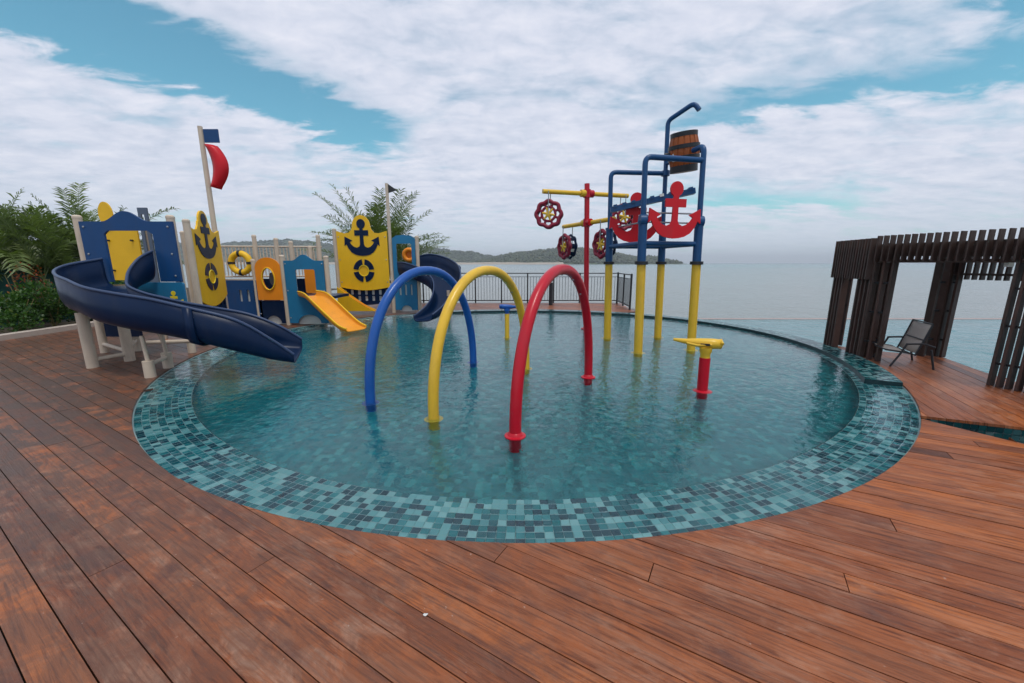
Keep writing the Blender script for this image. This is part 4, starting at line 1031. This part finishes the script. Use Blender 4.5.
# ---------------------------------------------------------------- plants
def frond(b, base, az, el, L, droop, nleaf=34, lw=.021, ll=.42, rng=random):
    p = Vector(base); d = Vector((cos(az) * cos(el), sin(az) * cos(el), sin(el))); seg = 12; path = [p.copy()]
    for i in range(seg):
        d = (d + Vector((0, 0, -droop / seg * (.4 + 1.6 * i / seg)))).normalized(); p = p + d * (L / seg); path.append(p.copy())
    b.tube(path, [.014 * (1 - .8 * i / seg) for i in range(seg + 1)], 5, cap=False)
    b.r[-seg * 5:] = [rng.uniform(.3, .8)] * (seg * 5)
    tone = rng.random() * .55
    for k_ in range(nleaf):
        t = .18 + .82 * (k_ + rng.random() * .5) / nleaf; q = min(t * seg, seg - .001); i = int(q); pt = path[i].lerp(path[i + 1], q - i)
        tg = (path[i + 1] - path[i]).normalized(); sd_ = tg.cross(Vector((0, 0, 1)))
        if sd_.length < .1: sd_ = Vector((1, 0, 0))
        sd_.normalize(); up = sd_.cross(tg)
        for s_ in (-1, 1):
            l = ll * (.55 + .6 * sin(pi * (t * .85 + .1))) * rng.uniform(.75, 1.1)
            dr = (tg * rng.uniform(.45, .8) + sd_ * s_ * rng.uniform(.6, .9) + up * rng.uniform(.0, .45)).normalized()
            m_ = pt + dr * l * .5; e_ = pt + dr * l + Vector((0, 0, -l * rng.uniform(.12, .4))); wv_ = dr.cross(up).normalized() * lw * rng.uniform(.7, 1.2)
            b.add([pt - wv_ * .4, pt + wv_ * .4, m_ + wv_, m_ - wv_, e_], [(0, 1, 2, 3), (3, 2, 4)], min(.999, max(0, tone + rng.random() * .42)))
def palm(x, y, hgt, n, L, label, spread=1.0, z0=0, ll=.42, up=(.5, 1.45), stems=5, dr=(.5, 1.7)):
    t = thing('palm_tree', label, 'palm', (x, y, z0), 'palms around the deck')
    b = MB(); tips = []
    for i in range(stems):
        a = 2 * pi * i / stems + random.random(); r = .22 * spread; hh = hgt * random.uniform(.55, 1.0)
        b.tube([(x + cos(a) * r * .4, y + sin(a) * r * .4, z0 - .1), (x + cos(a) * r, y + sin(a) * r, z0 + hh * .6), (x + cos(a) * r * 1.6, y + sin(a) * r * 1.6, z0 + hh)], [.05, .04, .03], 8); tips.append((x + cos(a) * r * 1.6, y + sin(a) * r * 1.6, z0 + hh))
    b.build('trunk', 'stem', t, smooth=50)
    c = MB()
    for i in range(n):
        frond(c, random.choice(tips), random.uniform(0, 2 * pi), random.uniform(*up), L * random.uniform(.7, 1.1), random.uniform(*dr), ll=ll)
    c.build('crown', 'palm', t, attr=True)
palm(-12.95, 10.9, 1.6, 46, 2.0, 'feathery palm behind the orange flowers on the left', 1.6)
palm(-13.6, 12.9, 1.9, 46, 2.4, 'feathery palm rising just left of the blue slide tower', 1.6)
palm(-14.4, 11.3, 1.8, 40, 2.1, 'palm farthest left, cut off by the picture edge', 1.4)
palm(-5.35, 17.0, 2.3, 80, 3.3, 'spiky palm rising behind the yellow main sail', 1.2, -.6, .50, (.62, 1.42), 6, (.25, 1.2))
def shrub(x, y, rx, ry, h, n, label, mat='shrub', cat='shrub', leaf=.07):
    t = thing('shrub' if mat == 'shrub' else 'flowering_plant', label, cat, (x, y, 0), 'low planting behind the kerb')
    s_ = MB()
    for i in range(6):
        a = random.uniform(0, 2 * pi); s_.tube([(x, y, -.05), (x + rx * .4 * cos(a), y + ry * .4 * sin(a), h * .5), (x + rx * .7 * cos(a), y + ry * .7 * sin(a), h * .85)], [.014, .01, .006], 5)
    s_.build('stems', 'stem', t)
    b = MB()
    lob = [(random.uniform(-.6, .6), random.uniform(-.6, .6), random.uniform(.35, .85), random.uniform(.3, .55)) for _ in range(9)]
    for i in range(n):
        lx, ly, lz, lr_ = random.choice(lob); v = Vector((random.gauss(0, 1), random.gauss(0, 1), random.gauss(0, 1))).normalized() * lr_ * random.uniform(.6, 1.05)
        p = Vector((x + (lx + v.x) * rx, y + (ly + v.y) * ry, max(.02, (lz + v.z * .7) * h)))
        d = (v + Vector((random.uniform(-.6, .6), random.uniform(-.6, .6), random.uniform(-.2, .8)))).normalized(); sd_ = d.cross(Vector((random.uniform(-1, 1), random.uniform(-1, 1), 1))).normalized(); l = leaf * random.uniform(.7, 1.6)
        b.add([p, p + d * l * .5 + sd_ * l * .28, p + d * l, p + d * l * .5 - sd_ * l * .28], [(0, 1, 2, 3)], random.random())
    b.build('foliage', mat, t, attr=True)
places = ['at the left edge just behind the kerb', 'second from the left behind the kerb', 'third from the left behind the kerb', 'beside the slide posts behind the kerb']
for i, (x, y) in enumerate(((-11.5, 9.0), (-11.55, 9.8), (-11.5, 10.6), (-11.6, 11.6))):
    shrub(x, y, .62, .62, .92 + .12 * (i % 2), 2600, 'dense leafy green shrub ' + places[i])
shrub(-12.15, 9.75, .26, .26, 1.55, 210, 'tall plant with reddish orange flowers above the shrubs', 'flower', 'flower', .07)
shrub(-12.2, 10.3, .18, .18, 1.4, 120, 'slim red-flowered plant right of the taller flowers', 'flower', 'flower', .06)
fe = thing('mesh_fence', 'dark green mesh fence panel behind the shrubs on the left', 'fence', (-12.7, 11.4, 0))
for i in range(4):
    x, y = -13.0 + .1 * i, 9.0 + 1.7 * i
    MB().cyl((x, y, -.1), (x, y, 1.5), .03, n=8).build('post', 'dark', fe)
    if i < 3: MB().bar((x + .01, y + .04, .72), (x + .09, y + 1.66, .72), .015, 1.44).build('panel', 'tarp', fe)

# ---------------------------------------------------------------- fallen petal on the deck
pe = MB(); pv = [(-.40 + .010 * cos(a) * (1 + .25 * sin(2 * a)), 1.53 + .007 * sin(a), .005 + .004 * abs(cos(a))) for a in [2 * pi * i / 12 for i in range(12)]]
pe.add(pv + [(-.40, 1.53, .004)], [(i, (i + 1) % 12, 12) for i in range(12)])
po_ = pe.build('fallen_petal', 'white', loc=(-.40, 1.53, .002), smooth=60); md = po_.modifiers.new('thick', 'SOLIDIFY'); md.thickness = .002
tag(po_, 'tiny pale petal lying on the near deck boards', 'petal')

# ---------------------------------------------------------------- haze over the bay
m = bpy.data.materials.new('haze'); m.use_nodes = True; t = m.node_tree; t.nodes.clear()
vo = N(t, 'ShaderNodeVolumePrincipled', inp={'Density': .0002}); vo.inputs['Color'].default_value = (.86, .93, 1, 1); vo.inputs['Anisotropy'].default_value = .2
mo = N(t, 'ShaderNodeOutputMaterial'); lk(t, vo.outputs[0], mo.inputs['Volume']); M['haze'] = m
hb = MB().box((0, 0, 75), (18400, 18400, 160)).build('haze', 'haze', loc=(0, 0, 0)); hb['kind'] = 'stuff'; hb['label'] = 'thin sea haze over the bay'
